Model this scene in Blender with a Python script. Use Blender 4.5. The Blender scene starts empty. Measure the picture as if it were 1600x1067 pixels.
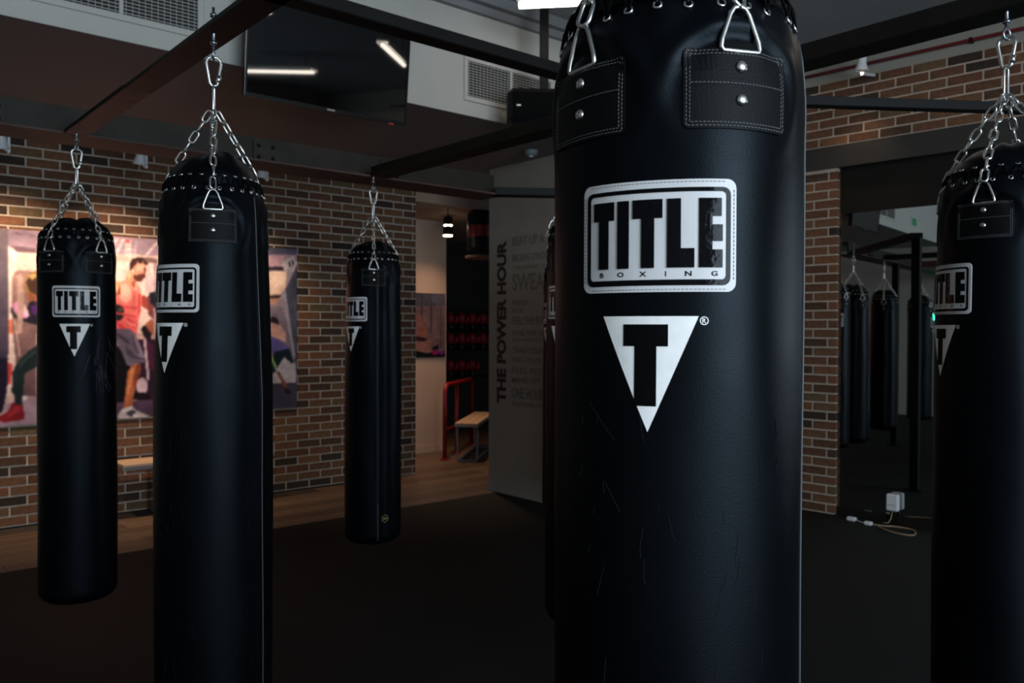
import bpy, bmesh, math, random
import numpy as np
from mathutils import Vector, Matrix
random.seed(7)
PI = math.pi
S = bpy.context.scene
COL = S.collection

# ------------------------------------------------------------------ camera
F_PX = 1290.0
YAW, PITCH, ROLL, EYE = math.radians(49.33), -0.0138, -0.003, 1.5
cy, sy, cp, sp = math.cos(YAW), math.sin(YAW), math.cos(PITCH), math.sin(PITCH)
FW = Vector((cy*cp, sy*cp, sp)); RT = Vector((sy, -cy, 0)); DN = -RT.cross(FW)
R2 = RT*math.cos(ROLL) + DN*math.sin(ROLL); D2 = DN*math.cos(ROLL) - RT*math.sin(ROLL)
cam = bpy.data.cameras.new('camera'); cam.sensor_width = 36; cam.lens = F_PX/1600*36
cam.dof.use_dof = True; cam.dof.focus_distance = 1.5; cam.dof.aperture_fstop = 8.0
cam.clip_start = 0.05
co = bpy.data.objects.new('camera', cam); COL.objects.link(co)
M = Matrix((R2, -D2, -FW)).transposed().to_4x4(); M.translation = Vector((0, 0, EYE))
co.matrix_world = M; S.camera = co

# ------------------------------------------------------------------ world, light, exposure
S.view_settings.view_transform = 'Standard'; S.view_settings.look = 'None'
S.view_settings.gamma = 1; S.view_settings.use_curve_mapping = False
S.view_settings.exposure = 0.0
W = bpy.data.worlds.new('daylight'); S.world = W; W.use_nodes = True
W.node_tree.nodes['Background'].inputs[0].default_value = (0.45, 0.62, 0.85, 1)
W.node_tree.nodes['Background'].inputs[1].default_value = 0.6

def area(name, loc, target, sx, sz, power, color, spread=PI):
    l = bpy.data.lights.new(name, 'AREA'); l.shape = 'RECTANGLE'; l.size = sx; l.size_y = sz
    l.energy = power; l.color = color; l.spread = spread
    o = bpy.data.objects.new(name, l); COL.objects.link(o); o.location = loc
    o.rotation_euler = (Vector(target)-Vector(loc)).to_track_quat('-Z', 'Y').to_euler()
    return o
def spot(name, loc, target, power, color, angle=80, blend=.9, radius=.03):
    l = bpy.data.lights.new(name, 'SPOT'); l.energy = power; l.color = color
    l.spot_size = math.radians(angle); l.spot_blend = blend; l.shadow_soft_size = radius
    o = bpy.data.objects.new(name, l); COL.objects.link(o); o.location = loc
    o.rotation_euler = (Vector(target)-Vector(loc)).to_track_quat('-Z', 'Y').to_euler()
    return o
WINDOW_POWER = 530
# daylight through the windows in the wall behind the photographer
area('window_daylight', (.6, -5.02, 2.05), (.6, 0, 2.05), 4.4, 2.9, WINDOW_POWER, (0.70, 0.86, 1.0))
TUBE_EMIT = 12.5
SPOT_POWER = 88.0

# ------------------------------------------------------------------ materials
def lin(c):
    c = c/255
    return c/12.92 if c <= .04045 else ((c+.055)/1.055)**2.4
def rgb(r, g, b): return (lin(r), lin(g), lin(b), 1)

def mat(name, color, rough=.6, metal=0, spec=.5, noise=0, nscale=8, bump=0, bscale=60, coat=0):
    m = bpy.data.materials.new(name); m.use_nodes = True
    nt = m.node_tree; b = nt.nodes['Principled BSDF']
    b.inputs['Base Color'].default_value = color
    b.inputs['Roughness'].default_value = rough; b.inputs['Metallic'].default_value = metal
    b.inputs['Specular IOR Level'].default_value = spec
    if coat: b.inputs['Coat Weight'].default_value = coat; b.inputs['Coat Roughness'].default_value = .08
    tc = nt.nodes.new('ShaderNodeTexCoord')
    if noise:
        n = nt.nodes.new('ShaderNodeTexNoise'); n.inputs['Scale'].default_value = nscale; n.inputs['Detail'].default_value = 6
        nt.links.new(tc.outputs['Object'], n.inputs['Vector'])
        r = nt.nodes.new('ShaderNodeMapRange'); r.inputs['From Min'].default_value = .25; r.inputs['From Max'].default_value = .75
        r.inputs['To Min'].default_value = 1-noise; r.inputs['To Max'].default_value = 1+noise
        mx = nt.nodes.new('ShaderNodeMix'); mx.data_type = 'RGBA'; mx.blend_type = 'MULTIPLY'; mx.inputs[0].default_value = 1
        mx.inputs[6].default_value = color
        nt.links.new(n.outputs['Fac'], r.inputs['Value']); nt.links.new(r.outputs[0], mx.inputs[7])
        nt.links.new(mx.outputs[2], b.inputs['Base Color'])
    if bump:
        n = nt.nodes.new('ShaderNodeTexNoise'); n.inputs['Scale'].default_value = bscale; n.inputs['Detail'].default_value = 4
        nt.links.new(tc.outputs['Object'], n.inputs['Vector'])
        bp = nt.nodes.new('ShaderNodeBump'); bp.inputs['Strength'].default_value = bump; bp.inputs['Distance'].default_value = .002
        nt.links.new(n.outputs['Fac'], bp.inputs['Height']); nt.links.new(bp.outputs[0], b.inputs['Normal'])
    return m

def emit(name, color, strength):
    m = bpy.data.materials.new(name); m.use_nodes = True; nt = m.node_tree
    b = nt.nodes['Principled BSDF']; b.inputs['Base Color'].default_value = color
    b.inputs['Emission Color'].default_value = color; b.inputs['Emission Strength'].default_value = strength
    return m

def ramp_mat(name, source, stops, rough=.85, bump=.5, bscale=90, spec=.25, spots=.25):
    """colour picked per object or per loose piece, with a little grain"""
    m = bpy.data.materials.new(name); m.use_nodes = True; nt = m.node_tree; b = nt.nodes['Principled BSDF']
    if source == 'object': s = nt.nodes.new('ShaderNodeObjectInfo').outputs['Random']
    else: s = nt.nodes.new('ShaderNodeNewGeometry').outputs['Random Per Island']
    cr = nt.nodes.new('ShaderNodeValToRGB'); cr.color_ramp.interpolation = 'LINEAR'
    el = cr.color_ramp.elements
    while len(el) < len(stops): el.new(.5)
    for e, (p, c) in zip(el, stops): e.position = p; e.color = c
    nt.links.new(s, cr.inputs[0])
    tc = nt.nodes.new('ShaderNodeTexCoord')
    n = nt.nodes.new('ShaderNodeTexNoise'); n.inputs['Scale'].default_value = 22; n.inputs['Detail'].default_value = 8
    nt.links.new(tc.outputs['Object'], n.inputs['Vector'])
    r = nt.nodes.new('ShaderNodeMapRange'); r.inputs['From Min'].default_value = .3; r.inputs['From Max'].default_value = .7
    r.inputs['To Min'].default_value = 1-spots; r.inputs['To Max'].default_value = 1+spots
    nt.links.new(n.outputs['Fac'], r.inputs['Value'])
    mx = nt.nodes.new('ShaderNodeMix'); mx.data_type = 'RGBA'; mx.blend_type = 'MULTIPLY'; mx.inputs[0].default_value = 1
    nt.links.new(cr.outputs[0], mx.inputs[6]); nt.links.new(r.outputs[0], mx.inputs[7])
    nt.links.new(mx.outputs[2], b.inputs['Base Color'])
    b.inputs['Roughness'].default_value = rough; b.inputs['Specular IOR Level'].default_value = spec
    n2 = nt.nodes.new('ShaderNodeTexNoise'); n2.inputs['Scale'].default_value = bscale
    nt.links.new(tc.outputs['Object'], n2.inputs['Vector'])
    bp = nt.nodes.new('ShaderNodeBump'); bp.inputs['Strength'].default_value = bump; bp.inputs['Distance'].default_value = .004
    nt.links.new(n2.outputs['Fac'], bp.inputs['Height']); nt.links.new(bp.outputs[0], b.inputs['Normal'])
    return m

BRICK_STOPS = [(0.0, (.026, .018, .015, 1)), (.10, (.045, .027, .018, 1)), (.3, (.092, .041, .022, 1)), (.5, (.122, .053, .029, 1)),
               (.7, (.132, .064, .032, 1)), (.86, (.160, .066, .032, 1)), (1, (.10, .070, .034, 1))]
M_BRICK = ramp_mat('brick', 'object', BRICK_STOPS)
M_BRICKI = ramp_mat('brick_small', 'island', BRICK_STOPS)
M_MORTAR = mat('mortar', (.42, .34, .27, 1), .95, noise=.15, nscale=30, bump=.4, bscale=200, spec=.2)
PL = [(0, (.085, .050, .031, 1)), (.5, (.12, .072, .045, 1)), (1, (.15, .092, .058, 1))]
M_PLANK = ramp_mat('floor_plank', 'object', PL, rough=.45, bump=.15, spots=.18, spec=.4)
M_MAT = mat('black_rubber', (.0048, .0045, .0042, 1), .7, noise=.25, nscale=2.5, bump=.5, bscale=350, spec=.22)
M_WHITE = mat('white_paint', (.42, .395, .355, 1), .7, noise=.04, nscale=3, bump=.06)
M_CEIL = mat('ceiling_paint', (.26, .275, .29, 1), .8, noise=.05, nscale=2)
M_SOFFIT = mat('soffit_grey_paint', (.13, .12, .115, 1), .75, noise=.05, nscale=2)
M_GREY = mat('grey_wall_paint', (.24, .225, .19, 1), .7, noise=.06, nscale=4, bump=.08)
M_GREY_DK = mat('lettering_black', (.012, .011, .010, 1), .6)
M_GREY_MID = mat('lettering_grey', (.14, .13, .11, 1), .65)
M_CREAM = mat('cream_wall_paint', (.50, .36, .28, 1), .7, noise=.04, nscale=3)
M_DARKWALL = mat('dark_wall_paint', (.040, .036, .028, 1), .75, noise=.08, nscale=4)
M_DARKPANEL = mat('dark_brown_panel', (.010, .008, .0065, 1), .6, spec=.15, noise=.1, nscale=3)
M_LINTEL = mat('lintel_grey', (.020, .018, .016, 1), .6, noise=.1, nscale=6)
M_STEEL = mat('black_steel', (.006, .0055, .005, 1), .5, metal=.0, spec=.12, noise=.3, nscale=9, bump=.2, bscale=80)
M_STEELG = mat('grey_brown_steel', (.022, .019, .015, 1), .55, spec=.15, noise=.25, nscale=9, bump=.2, bscale=80)
M_STEELK = mat('black_brown_steel', (.011, .0095, .007, 1), .55, spec=.12, noise=.25, nscale=9)
M_RUST = mat('red_primer_steel', (.115, .050, .042, 1), .6, spec=.4, noise=.55, nscale=14, bump=.3, bscale=60)
M_ZINC = mat('zinc_plated_steel', (.62, .60, .57, 1), .28, metal=1.0, noise=.15, nscale=40)
M_ZINCD = mat('worn_zinc_bolt', (.35, .38, .42, 1), .35, metal=1.0)
M_PLWHITE = mat('white_plastic', (.62, .62, .62, 1), .4)
M_PLBLACK = mat('black_plastic', (.005, .005, .005, 1), .45, spec=.2, bump=.2, bscale=300)
M_SCREEN = mat('screen_glass', (.0015, .0015, .0015, 1), .03, spec=1.0)
M_RED = mat('red_enamel', (.22, .008, .008, 1), .35, spec=.5)
M_REDPIPE = mat('red_pipe_paint', (.16, .008, .012, 1), .5)
M_BENCH = mat('light_beech', (.46, .30, .19, 1), .5, noise=.12, nscale=6)
M_BENCHM = mat('bench_grey_metal', (.20, .21, .21, 1), .45)
M_MIRROR = mat('mirror_silver', (.60, .61, .60, 1), .015, metal=1.0)
M_BADGEW = mat('badge_white_vinyl', (.66, .63, .62, 1), .38, spec=.25, bump=.15, bscale=30, noise=.05, nscale=20)
M_BADGEB = mat('badge_black_gloss', (.002, .002, .003, 1), .16, spec=.10, bump=1.0, bscale=38)
M_PRINTW = mat('white_print', (.93, .89, .85, 1), .5, noise=.06, nscale=60)
M_PRINTB = mat('black_print', (.0015, .0015, .002, 1), .42, spec=.08)
M_THREAD = mat('grey_thread', (.13, .13, .135, 1), .8, spec=.1)
M_LEATHER = mat('black_leather_patch', (.0035, .0035, .0035, 1), .5, spec=.10, bump=.25, bscale=420)
M_CORD = mat('black_lace', (.003, .003, .003, 1), .8, spec=.05)
M_PIPING = mat('grey_piping', (.055, .06, .065, 1), .5)
M_WOOD = mat('round_board_wood', (.20, .10, .06, 1), .5, noise=.2, nscale=12)
M_GLOVE = mat('red_glove_leather', (.42, .014, .022, 1), .3, spec=.5)
M_GLOVEK = mat('black_glove_leather', (.012, .010, .012, 1), .35)
M_CABLE = mat('beige_cable', (.30, .20, .12, 1), .5)
M_TUBE = emit('tube_light_glow', (1.0, .90, .78, 1), TUBE_EMIT)
M_LAMP = emit('lamp_lens_glow', (1.0, .80, .52, 1), 14)
M_GREENL = emit('green_exit_glow', (.05, 1.0, .62, 1), 3.0)
M_GREEN = mat('green_pictogram', (.02, .28, .09, 1), .5)
M_GOLD = mat('gold_print', (.16, .13, .04, 1), .45, metal=.3)
M_ALU = mat('silver_bar', (.5, .5, .5, 1), .35, metal=1)
M_LED = emit('red_standby_light', (.8, .02, .02, 1), .12)

def vinyl():
    m = bpy.data.materials.new('black_vinyl'); m.use_nodes = True; nt = m.node_tree; b = nt.nodes['Principled BSDF']
    tc = nt.nodes.new('ShaderNodeTexCoord')
    # scuffs: long thin marks
    mp = nt.nodes.new('ShaderNodeMapping'); mp.inputs['Scale'].default_value = (26, 26, 3.2); mp.inputs['Rotation'].default_value = (.16, .1, 0)
    nt.links.new(tc.outputs['Object'], mp.inputs['Vector'])
    n = nt.nodes.new('ShaderNodeTexNoise'); n.inputs['Scale'].default_value = 2.2; n.inputs['Detail'].default_value = 9; n.inputs['Roughness'].default_value = .72
    nt.links.new(mp.outputs[0], n.inputs['Vector'])
    r = nt.nodes.new('ShaderNodeMapRange'); r.inputs['From Min'].default_value = .68; r.inputs['From Max'].default_value = .85
    nt.links.new(n.outputs['Fac'], r.inputs['Value'])
    mx = nt.nodes.new('ShaderNodeMix'); mx.data_type = 'RGBA'
    mx.inputs[6].default_value = (.0009, .0012, .0018, 1); mx.inputs[7].default_value = (.022, .023, .025, 1)
    nt.links.new(r.outputs[0], mx.inputs[0]); nt.links.new(mx.outputs[2], b.inputs['Base Color'])
    n3 = nt.nodes.new('ShaderNodeTexNoise'); n3.inputs['Scale'].default_value = 5; n3.inputs['Detail'].default_value = 5
    nt.links.new(tc.outputs['Object'], n3.inputs['Vector'])
    r3 = nt.nodes.new('ShaderNodeMapRange'); r3.inputs['From Min'].default_value = .3; r3.inputs['From Max'].default_value = .7
    r3.inputs['To Min'].default_value = .36; r3.inputs['To Max'].default_value = .46
    nt.links.new(n3.outputs['Fac'], r3.inputs['Value']); nt.links.new(r3.outputs[0], b.inputs['Roughness'])
    b.inputs['Specular IOR Level'].default_value = .11
    b.inputs['Specular Tint'].default_value = (.72, .86, 1.0, 1)
    v = nt.nodes.new('ShaderNodeTexVoronoi'); v.inputs['Scale'].default_value = 520
    nt.links.new(tc.outputs['Object'], v.inputs['Vector'])
    bp = nt.nodes.new('ShaderNodeBump'); bp.inputs['Strength'].default_value = .22; bp.inputs['Distance'].default_value = .0006
    nt.links.new(v.outputs['Distance'], bp.inputs['Height']); nt.links.new(bp.outputs[0], b.inputs['Normal'])
    return m
M_VINYL = vinyl()

# ------------------------------------------------------------------ helpers
def link(name, me, parent=None, m=None, smooth=False):
    o = bpy.data.objects.new(name, me); COL.objects.link(o)
    if parent is not None: o.parent = parent
    if m is not None and not me.materials: me.materials.append(m)
    if smooth: me.shade_smooth()
    return o
def tag(o, label=None, cat=None, group=None, kind=None):
    if label: o['label'] = label
    if cat: o['category'] = cat
    if group: o['group'] = group
    if kind: o['kind'] = kind
    return o
def empty(name, loc, rz=0):
    o = bpy.data.objects.new(name, None); COL.objects.link(o); o.location = loc; o.rotation_euler.z = rz
    o.empty_display_size = .1
    return o

class MB:
    def __init__(s): s.v = []; s.f = []
    def add(s, vs, fs):
        k = len(s.v); s.v += [tuple(p) for p in vs]; s.f += [tuple(k+i for i in f) for f in fs]; return s
    def box(s, x0, x1, y0, y1, z0, z1):
        return s.add([(x0,y0,z0),(x1,y0,z0),(x1,y1,z0),(x0,y1,z0),(x0,y0,z1),(x1,y0,z1),(x1,y1,z1),(x0,y1,z1)],
                     [(0,3,2,1),(4,5,6,7),(0,1,5,4),(1,2,6,5),(2,3,7,6),(3,0,4,7)])
    def bevbox(s, x0, x1, y0, y1, z0, z1, c=.004):
        """box with every edge chamfered"""
        X, Y, Z = (x0, x1), (y0, y1), (z0, z1)
        vs = []; idx = {}
        for i in (0, 1):
            for j in (0, 1):
                for k in (0, 1):
                    sx, s_y, sz = (1, -1)[i], (1, -1)[j], (1, -1)[k]
                    for a in range(3):
                        p = [X[i], Y[j], Z[k]]
                        d = [sx*c, s_y*c, sz*c]; d[a] = 0
                        idx[(i, j, k, a)] = len(vs); vs.append((p[0]+d[0], p[1]+d[1], p[2]+d[2]))
        f = []
        I = idx
        for i in (0, 1): f.append([I[(i,0,0,0)], I[(i,1,0,0)], I[(i,1,1,0)], I[(i,0,1,0)]][::(1 if i else -1)])
        for j in (0, 1): f.append([I[(0,j,0,1)], I[(0,j,1,1)], I[(1,j,1,1)], I[(1,j,0,1)]][::(1 if j else -1)])
        for k in (0, 1): f.append([I[(0,0,k,2)], I[(1,0,k,2)], I[(1,1,k,2)], I[(0,1,k,2)]][::(1 if k else -1)])
        for i in (0, 1):
            for j in (0, 1): f.append([I[(i,j,0,0)], I[(i,j,1,0)], I[(i,j,1,1)], I[(i,j,0,1)]])
        for i in (0, 1):
            for k in (0, 1): f.append([I[(i,0,k,0)], I[(i,1,k,0)], I[(i,1,k,2)], I[(i,0,k,2)]])
        for j in (0, 1):
            for k in (0, 1): f.append([I[(0,j,k,1)], I[(1,j,k,1)], I[(1,j,k,2)], I[(0,j,k,2)]])
        for i in (0, 1):
            for j in (0, 1):
                for k in (0, 1): f.append([I[(i,j,k,a)] for a in range(3)])
        return s.add(vs, f)
    def tube(s, pts, r, n=8, closed=False, cap=True):
        pts = [Vector(p) for p in pts]; m = len(pts); rings = []
        up = Vector((0, 0, 1)); prev = None
        for i, p in enumerate(pts):
            a = pts[(i-1) % m] if (closed or i > 0) else pts[i]
            b = pts[(i+1) % m] if (closed or i < m-1) else pts[i]
            t = (b-a).normalized()
            if prev is None:
                x = t.cross(up)
                if x.length < .05: x = t.cross(Vector((1, 0, 0)))
            else:
                x = prev - t*prev.dot(t)
                if x.length < 1e-4: x = t.cross(up)
            x.normalize(); prev = x; y = t.cross(x)
            rr = r[i] if isinstance(r, (list, tuple)) else r
            rings.append([p + (x*math.cos(2*PI*k/n) + y*math.sin(2*PI*k/n))*rr for k in range(n)])
        vs = [q for g in rings for q in g]; f = []
        for i in range(m if closed else m-1):
            j = (i+1) % m
            for k in range(n): f.append((i*n+k, i*n+(k+1) % n, j*n+(k+1) % n, j*n+k))
        if cap and not closed: f.append(tuple(range(n))[::-1]); f.append(tuple((m-1)*n+k for k in range(n)))
        return s.add(vs, f)
    def lathe(s, prof, n=24, c=(0, 0, 0)):
        vs = []; f = []
        for (r, z) in prof:
            for k in range(n): vs.append((c[0]+r*math.cos(2*PI*k/n), c[1]+r*math.sin(2*PI*k/n), c[2]+z))
        for i in range(len(prof)-1):
            for k in range(n): f.append((i*n+k, i*n+(k+1) % n, (i+1)*n+(k+1) % n, (i+1)*n+k))
        f.append(tuple(range(n))[::-1]); f.append(tuple((len(prof)-1)*n+k for k in range(n)))
        return s.add(vs, f)
    def prism(s, poly, y0, y1):
        """polygon in x,z pushed from y0 to y1"""
        n = len(poly)
        vs = [(x, y0, z) for x, z in poly]+[(x, y1, z) for x, z in poly]
        f = [tuple(range(n)), tuple(range(n, 2*n))[::-1]]+[(i, i+n, (i+1) % n+n, (i+1) % n) for i in range(n)]
        return s.add(vs, f)
    def mesh(s, name, m=None):
        me = bpy.data.meshes.new(name); me.from_pydata(s.v, [], s.f); me.validate()
        bm = bmesh.new(); bm.from_mesh(me); bmesh.ops.recalc_face_normals(bm, faces=bm.faces); bm.to_mesh(me); bm.free()
        if m: me.materials.append(m)
        return me
    def build(s, name, m, parent=None, smooth=False):
        return link(name, s.mesh(name, m), parent, smooth=smooth)

def xf(o, loc=(0, 0, 0), rot=None):
    o.location = loc
    if rot is not None: o.rotation_euler = rot
    return o
def smooth_by_angle(o, deg=35):
    me = o.data; me.shade_smooth()
    bm = bmesh.new(); bm.from_mesh(me)
    for e in bm.edges:
        if len(e.link_faces) == 2 and e.calc_face_angle(0) > math.radians(deg): e.smooth = False
    bm.to_mesh(me); bm.free(); return o
def box(name, m, x0, x1, y0, y1, z0, z1, parent=None, kind=None, bev=0):
    b = MB()
    b.bevbox(x0, x1, y0, y1, z0, z1, bev) if bev else b.box(x0, x1, y0, y1, z0, z1)
    o = b.build(name, m, parent)
    if kind: o['kind'] = kind
    return o
def struct(name, m, *a): return box(name, m, *a, kind='structure')

def text_mesh(body, width=None, height=None, bold=0.0, align='CENTER'):
    """lettering as a flat mesh in x,y, scaled to the asked width and cap height; returns verts, faces"""
    c = bpy.data.curves.new('lettering', 'FONT'); c.body = body; c.size = 1; c.resolution_u = 3; c.offset = bold
    o = bpy.data.objects.new('lettering', c); COL.objects.link(o)
    dg = bpy.context.evaluated_depsgraph_get(); dg.update()
    me = bpy.data.meshes.new_from_object(o.evaluated_get(dg))
    v = np.array([p.co[:] for p in me.vertices]); f = [tuple(p.vertices) for p in me.polygons]
    bpy.data.objects.remove(o); bpy.data.curves.remove(c); bpy.data.meshes.remove(me)
    x0, x1, y0, y1 = v[:, 0].min(), v[:, 0].max(), v[:, 1].min(), v[:, 1].max()
    sx = width/(x1-x0) if width else None; sy_ = height/(y1-y0) if height else None
    if sx is None: sx = sy_
    if sy_ is None: sy_ = sx
    v[:, 0] = (v[:, 0]-(x0 if align == 'LEFT' else (x0+x1)/2))*sx; v[:, 1] = (v[:, 1]-(y0+y1)/2)*sy_
    return v, f

# ------------------------------------------------------------------ photograph-to-wall mapping, used only for what is printed flat on the posters
def to_px(P):
    q = P - np.array([0, 0, EYE]); Z = q @ np.array(FW)
    return 800+F_PX*(q @ np.array(R2))/Z, 533.5+F_PX*(q @ np.array(D2))/Z

# ================================================================== ROOM SHELL
struct('floor', M_MAT, -2.6, 7.1, -5.1, 5.87, -.10, 0)
fl = struct('floor_wood', M_MORTAR, -2.6, 9.2, 5.87, 10.2, -.10, -.012)
fl.data.materials.clear(); fl.data.materials.append(mat('dark_joint', (.03, .02, .014, 1), .8))
rows, y = [], 5.873
plank_meshes = {}
def plank(L, w):
    k = (round(L, 2), round(w, 3))
    if k not in plank_meshes:
        me = MB().bevbox(0, L, 0, w, -.012, 0, .0015).mesh('plank', M_PLANK); plank_meshes[k] = me
    return plank_meshes[k]
r = 0
while y < 10.0:
    w = .178; x = -.4 - (r % 3)*.45
    xe = 9.0
    while x < xe:
        L = 1.35
        if not (y+w > 7.1 and x+L < 4.9):
            o = link('plank', plank(L-.003, w-.003), fl); o.location = (x, y, 0)
        x += L
    y += w; r += 1

CE = 3.85; SO = 3.0
wl = struct('wall_left', M_MORTAR, -2.6, 4.852, 7.189, 7.40, 0, 3.0)
struct('wall_side', M_WHITE, -2.75, -2.6, -5.0, 7.4, 0, CE)
struct('ceiling', M_CEIL, -2.75, 7.6, -5.0, 4.62, CE, CE+.1)
struct('ceiling_bulkhead', M_WHITE, -2.6, 7.2, 4.6, 4.72, SO, CE)
struct('ceiling_soffit', M_SOFFIT, -2.6, 9.2, 4.601, 7.45, SO-.002, SO+.1)
struct('ceiling_passage', mat('passage_ceiling', (.34, .22, .15, 1), .7), 3.0, 9.2, 7.20, 10.2, 2.84, 2.98)
struct('wall_grey', M_GREY, 4.88, 5.03, 4.66, 6.01, 0, SO-.002)
struct('baseboard_grey', M_GREY, 4.868, 4.88, 4.66, 6.01, 0, .075)
struct('wall_return', M_GREY, 5.03, 7.2, 4.60, 4.72, 0, SO-.002)
struct('wall_cream', M_CREAM, 4.0, 6.075, 8.33, 8.45, 0, 2.84)
struct('baseboard_cream', M_CREAM, 4.0, 6.075, 8.318, 8.33, 0, .09)
struct('wall_far', M_DARKWALL, 4.0, 9.2, 10.05, 10.2, 0, 2.84)
struct('wall_passage_end', M_DARKWALL, 9.05, 9.2, 4.7, 10.05, 0, 2.84)
struct('wall_passage_left', M_CREAM, 5.975, 6.075, 8.45, 10.05, 0, 2.84)
# trim under the ceiling on the bulkhead
tr = MB(); tr.box(-2.6, 7.2, 4.555, 4.6, 3.72, CE); tr.box(-2.6, 7.2, 4.50, 4.555, 3.775, CE)
tag(tr.build('trim_1', mat('grey_ceiling_trim', (.20, .20, .20, 1), .6)), kind='structure')

# the wall behind the photographer, with two window openings
bk = MB()
WU = [(-1.60+k*1.10, -1.60+(k+1)*1.10) for k in range(4)]
bk.box(-2.75, -1.6, -5.0, -4.85, 0, CE); bk.box(2.80, 7.6, -5.0, -4.85, 0, CE)
bk.box(-1.6, 2.80, -5.0, -4.85, 0, .60); bk.box(-1.6, 2.80, -5.0, -4.85, 3.50, CE)
tag(bk.build('wall_window_side', M_WHITE), kind='structure')
for n, (a, b_) in enumerate(WU):
    w = MB(); w.box(a, a+.03, -4.98, -4.90, .60, 3.50); w.box(b_-.03, b_, -4.98, -4.90, .60, 3.50)
    w.box(a+.03, b_-.03, -4.98, -4.90, .60, .64); w.box(a+.03, b_-.03, -4.98, -4.90, 3.46, 3.50)
    tag(w.build('window_%d' % (n+1), M_PLBLACK), kind='structure')

# ---- right-hand wall: turned 4 degrees
TH = math.radians(4)
RW = Vector((6.38, 3.39, 0)); RD = Vector((-math.sin(TH), math.cos(TH), 0)); RN = Vector((-math.cos(TH), -math.sin(TH), 0))
def rw(o):   # local x runs along the wall (towards the far end), local y out of the wall into the room
    o.matrix_world = Matrix(((RD.x, RN.x, 0, RW.x), (RD.y, RN.y, 0, RW.y), (0, 0, 1, 0), (0, 0, 0, 1)))
    return o
wr = MB(); wr.box(-8.4, 1.45, -.25, -.09, 0, CE)
wr.box(-.004, 1.30, -.09, -.009, 0, 2.826); wr.box(-8.2, 1.30, -.09, -.009, 3.005, 3.53)
wr = rw(wr.build('wall_right', M_MORTAR)); wr['kind'] = 'structure'
gs = rw(box('trim_2', M_GREY, -8.2, 1.30, -.09, -.005, 3.53, CE)); gs['kind'] = 'structure'
li = MB(); li.box(-8.2, 1.30, -.09, .012, 2.826, 3.005)
li = rw(li.build('trim_3', M_LINTEL)); li['kind'] = 'structure'
dp = rw(box('trim_4', M_DARKPANEL, -8.2, -.014, -.09, -.055, 2.455, 2.826)); dp['kind'] = 'structure'
bbm = rw(box('baseboard_right', M_DARKPANEL, -8.2, -.014, -.09, -.03, 0, .06)); bbm['kind'] = 'structure'

# ---- bricks
BM = {}
def brick_mesh(L, h=.0625, d=.016):
    k = round(L, 3)
    if k not in BM: BM[k] = MB().bevbox(0, L, -.005, d-.005, 0, h, .0022).mesh('brick', M_BRICK)
    return BM[k]
def deep_brick(L):
    k = ('deep', round(L, 3))
    if k not in BM: BM[k] = MB().bevbox(0, L, -.005, .075, 0, .0625, .0022).mesh('brick', M_BRICK)
    return BM[k]
def brick_rows(z0, nrow, x_from, x_to, pitch, course, keep, phase=0, joint=.0135, first=0):
    out = []
    for r in range(nrow):
        off = phase + (pitch/2 if (r+first) % 2 else 0)
        x = x_from - ((x_from-off) % pitch)
        while x < x_to:
            a, b = max(x, x_from), min(x+pitch-joint, x_to-.001)
            if b-a > .025 and keep((a+b)/2, z0+r*course+course/2): out.append((a, b, z0+r*course+joint*.5))
            x += pitch
    return out
def place_bricks(lst, parent, rank, to_world, outward, limit=300):
    lst = sorted(lst, key=rank)
    for a, b, z in lst[:limit]:
        o = link('brick', deep_brick(b-a) if outward > 0 and abs(a+.012) < .002 and z < 2.8 else brick_mesh(b-a), parent)
        o.location = to_world(a, z); 
        if outward > 0: o.scale = (1, -1, 1)
    if len(lst) > limit:
        m = MB()
        for a, b, z in lst[limit:]:
            y0, y1 = sorted((.005*outward, -.011*outward))
            m.bevbox(a, b, y0, y1, z, z+.0625, .0022)
        o = m.build('brickwork', M_BRICKI, parent); o['kind'] = 'stuff'; o.location = to_world(0, 0)
WZ = 7.189
def vis_left(a, b, z):
    x, y_ = to_px(np.array([(a+b)/2, WZ, z+.03]))
    hid = (60 < x < 178 and y_ > 352) or (250 < x < 412 and y_ > 290) or (543 < x < 622 and y_ > 385) or x < -20 or y_ < 206 + x*.115
    return (1000 if hid else 0) + a
# bricks cover everything but the patch behind the big printed panel
L1 = brick_rows(0.004, 39, .55, 4.85, .2345, .0757, lambda x, z: not (x < 3.40 and .86 < z < 2.17), phase=1.055+.012)
place_bricks(L1, wl, lambda t: vis_left(*t), lambda a, z: (a, WZ, z), -1)
# the end of the wall, turned to the passage
endb = MB()
for r in range(37):
    z = .004+r*.0757+.005
    if r % 2: endb.bevbox(4.843, 4.861, 7.20, 7.30, z, z+.0655, .002); endb.bevbox(4.843, 4.861, 7.31, 7.395, z, z+.0655, .002)
    else: endb.bevbox(4.843, 4.861, 7.20, 7.395, z, z+.0655, .002)
o = endb.build('brickwork', M_BRICKI, wl); o['kind'] = 'stuff'
# right wall: pillar and the band over the mirrors
LP = brick_rows(0.004, 37, -.012, 1.29, .2445, .0757, lambda x, z: True, phase=-.053, first=1)
LB = brick_rows(3.010, 7, -3.4, 1.29, .2445, .0745, lambda x, z: True, phase=-.088, first=0)
place_bricks(LP+LB, wr, lambda t: (t[0] < -1.5)*10 + abs(t[0]), lambda a, z: (a, -.009, z), 1)

# ---- mirror
mi = rw(empty('wall_mirror', (0, 0, 0)))
tag(mi, 'tall wall mirror of joined panels beside the brick pillar, reflecting the dark gym', 'mirror')
for k in range(5):
    o = box('mirror_panel', M_MIRROR, -.7735, .7735, -.004, .004, .062, 2.453, mi, bev=.0015); o.location = (-.795-k*1.55, -.060, 0); o.rotation_euler.z = math.radians(.6)

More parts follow.
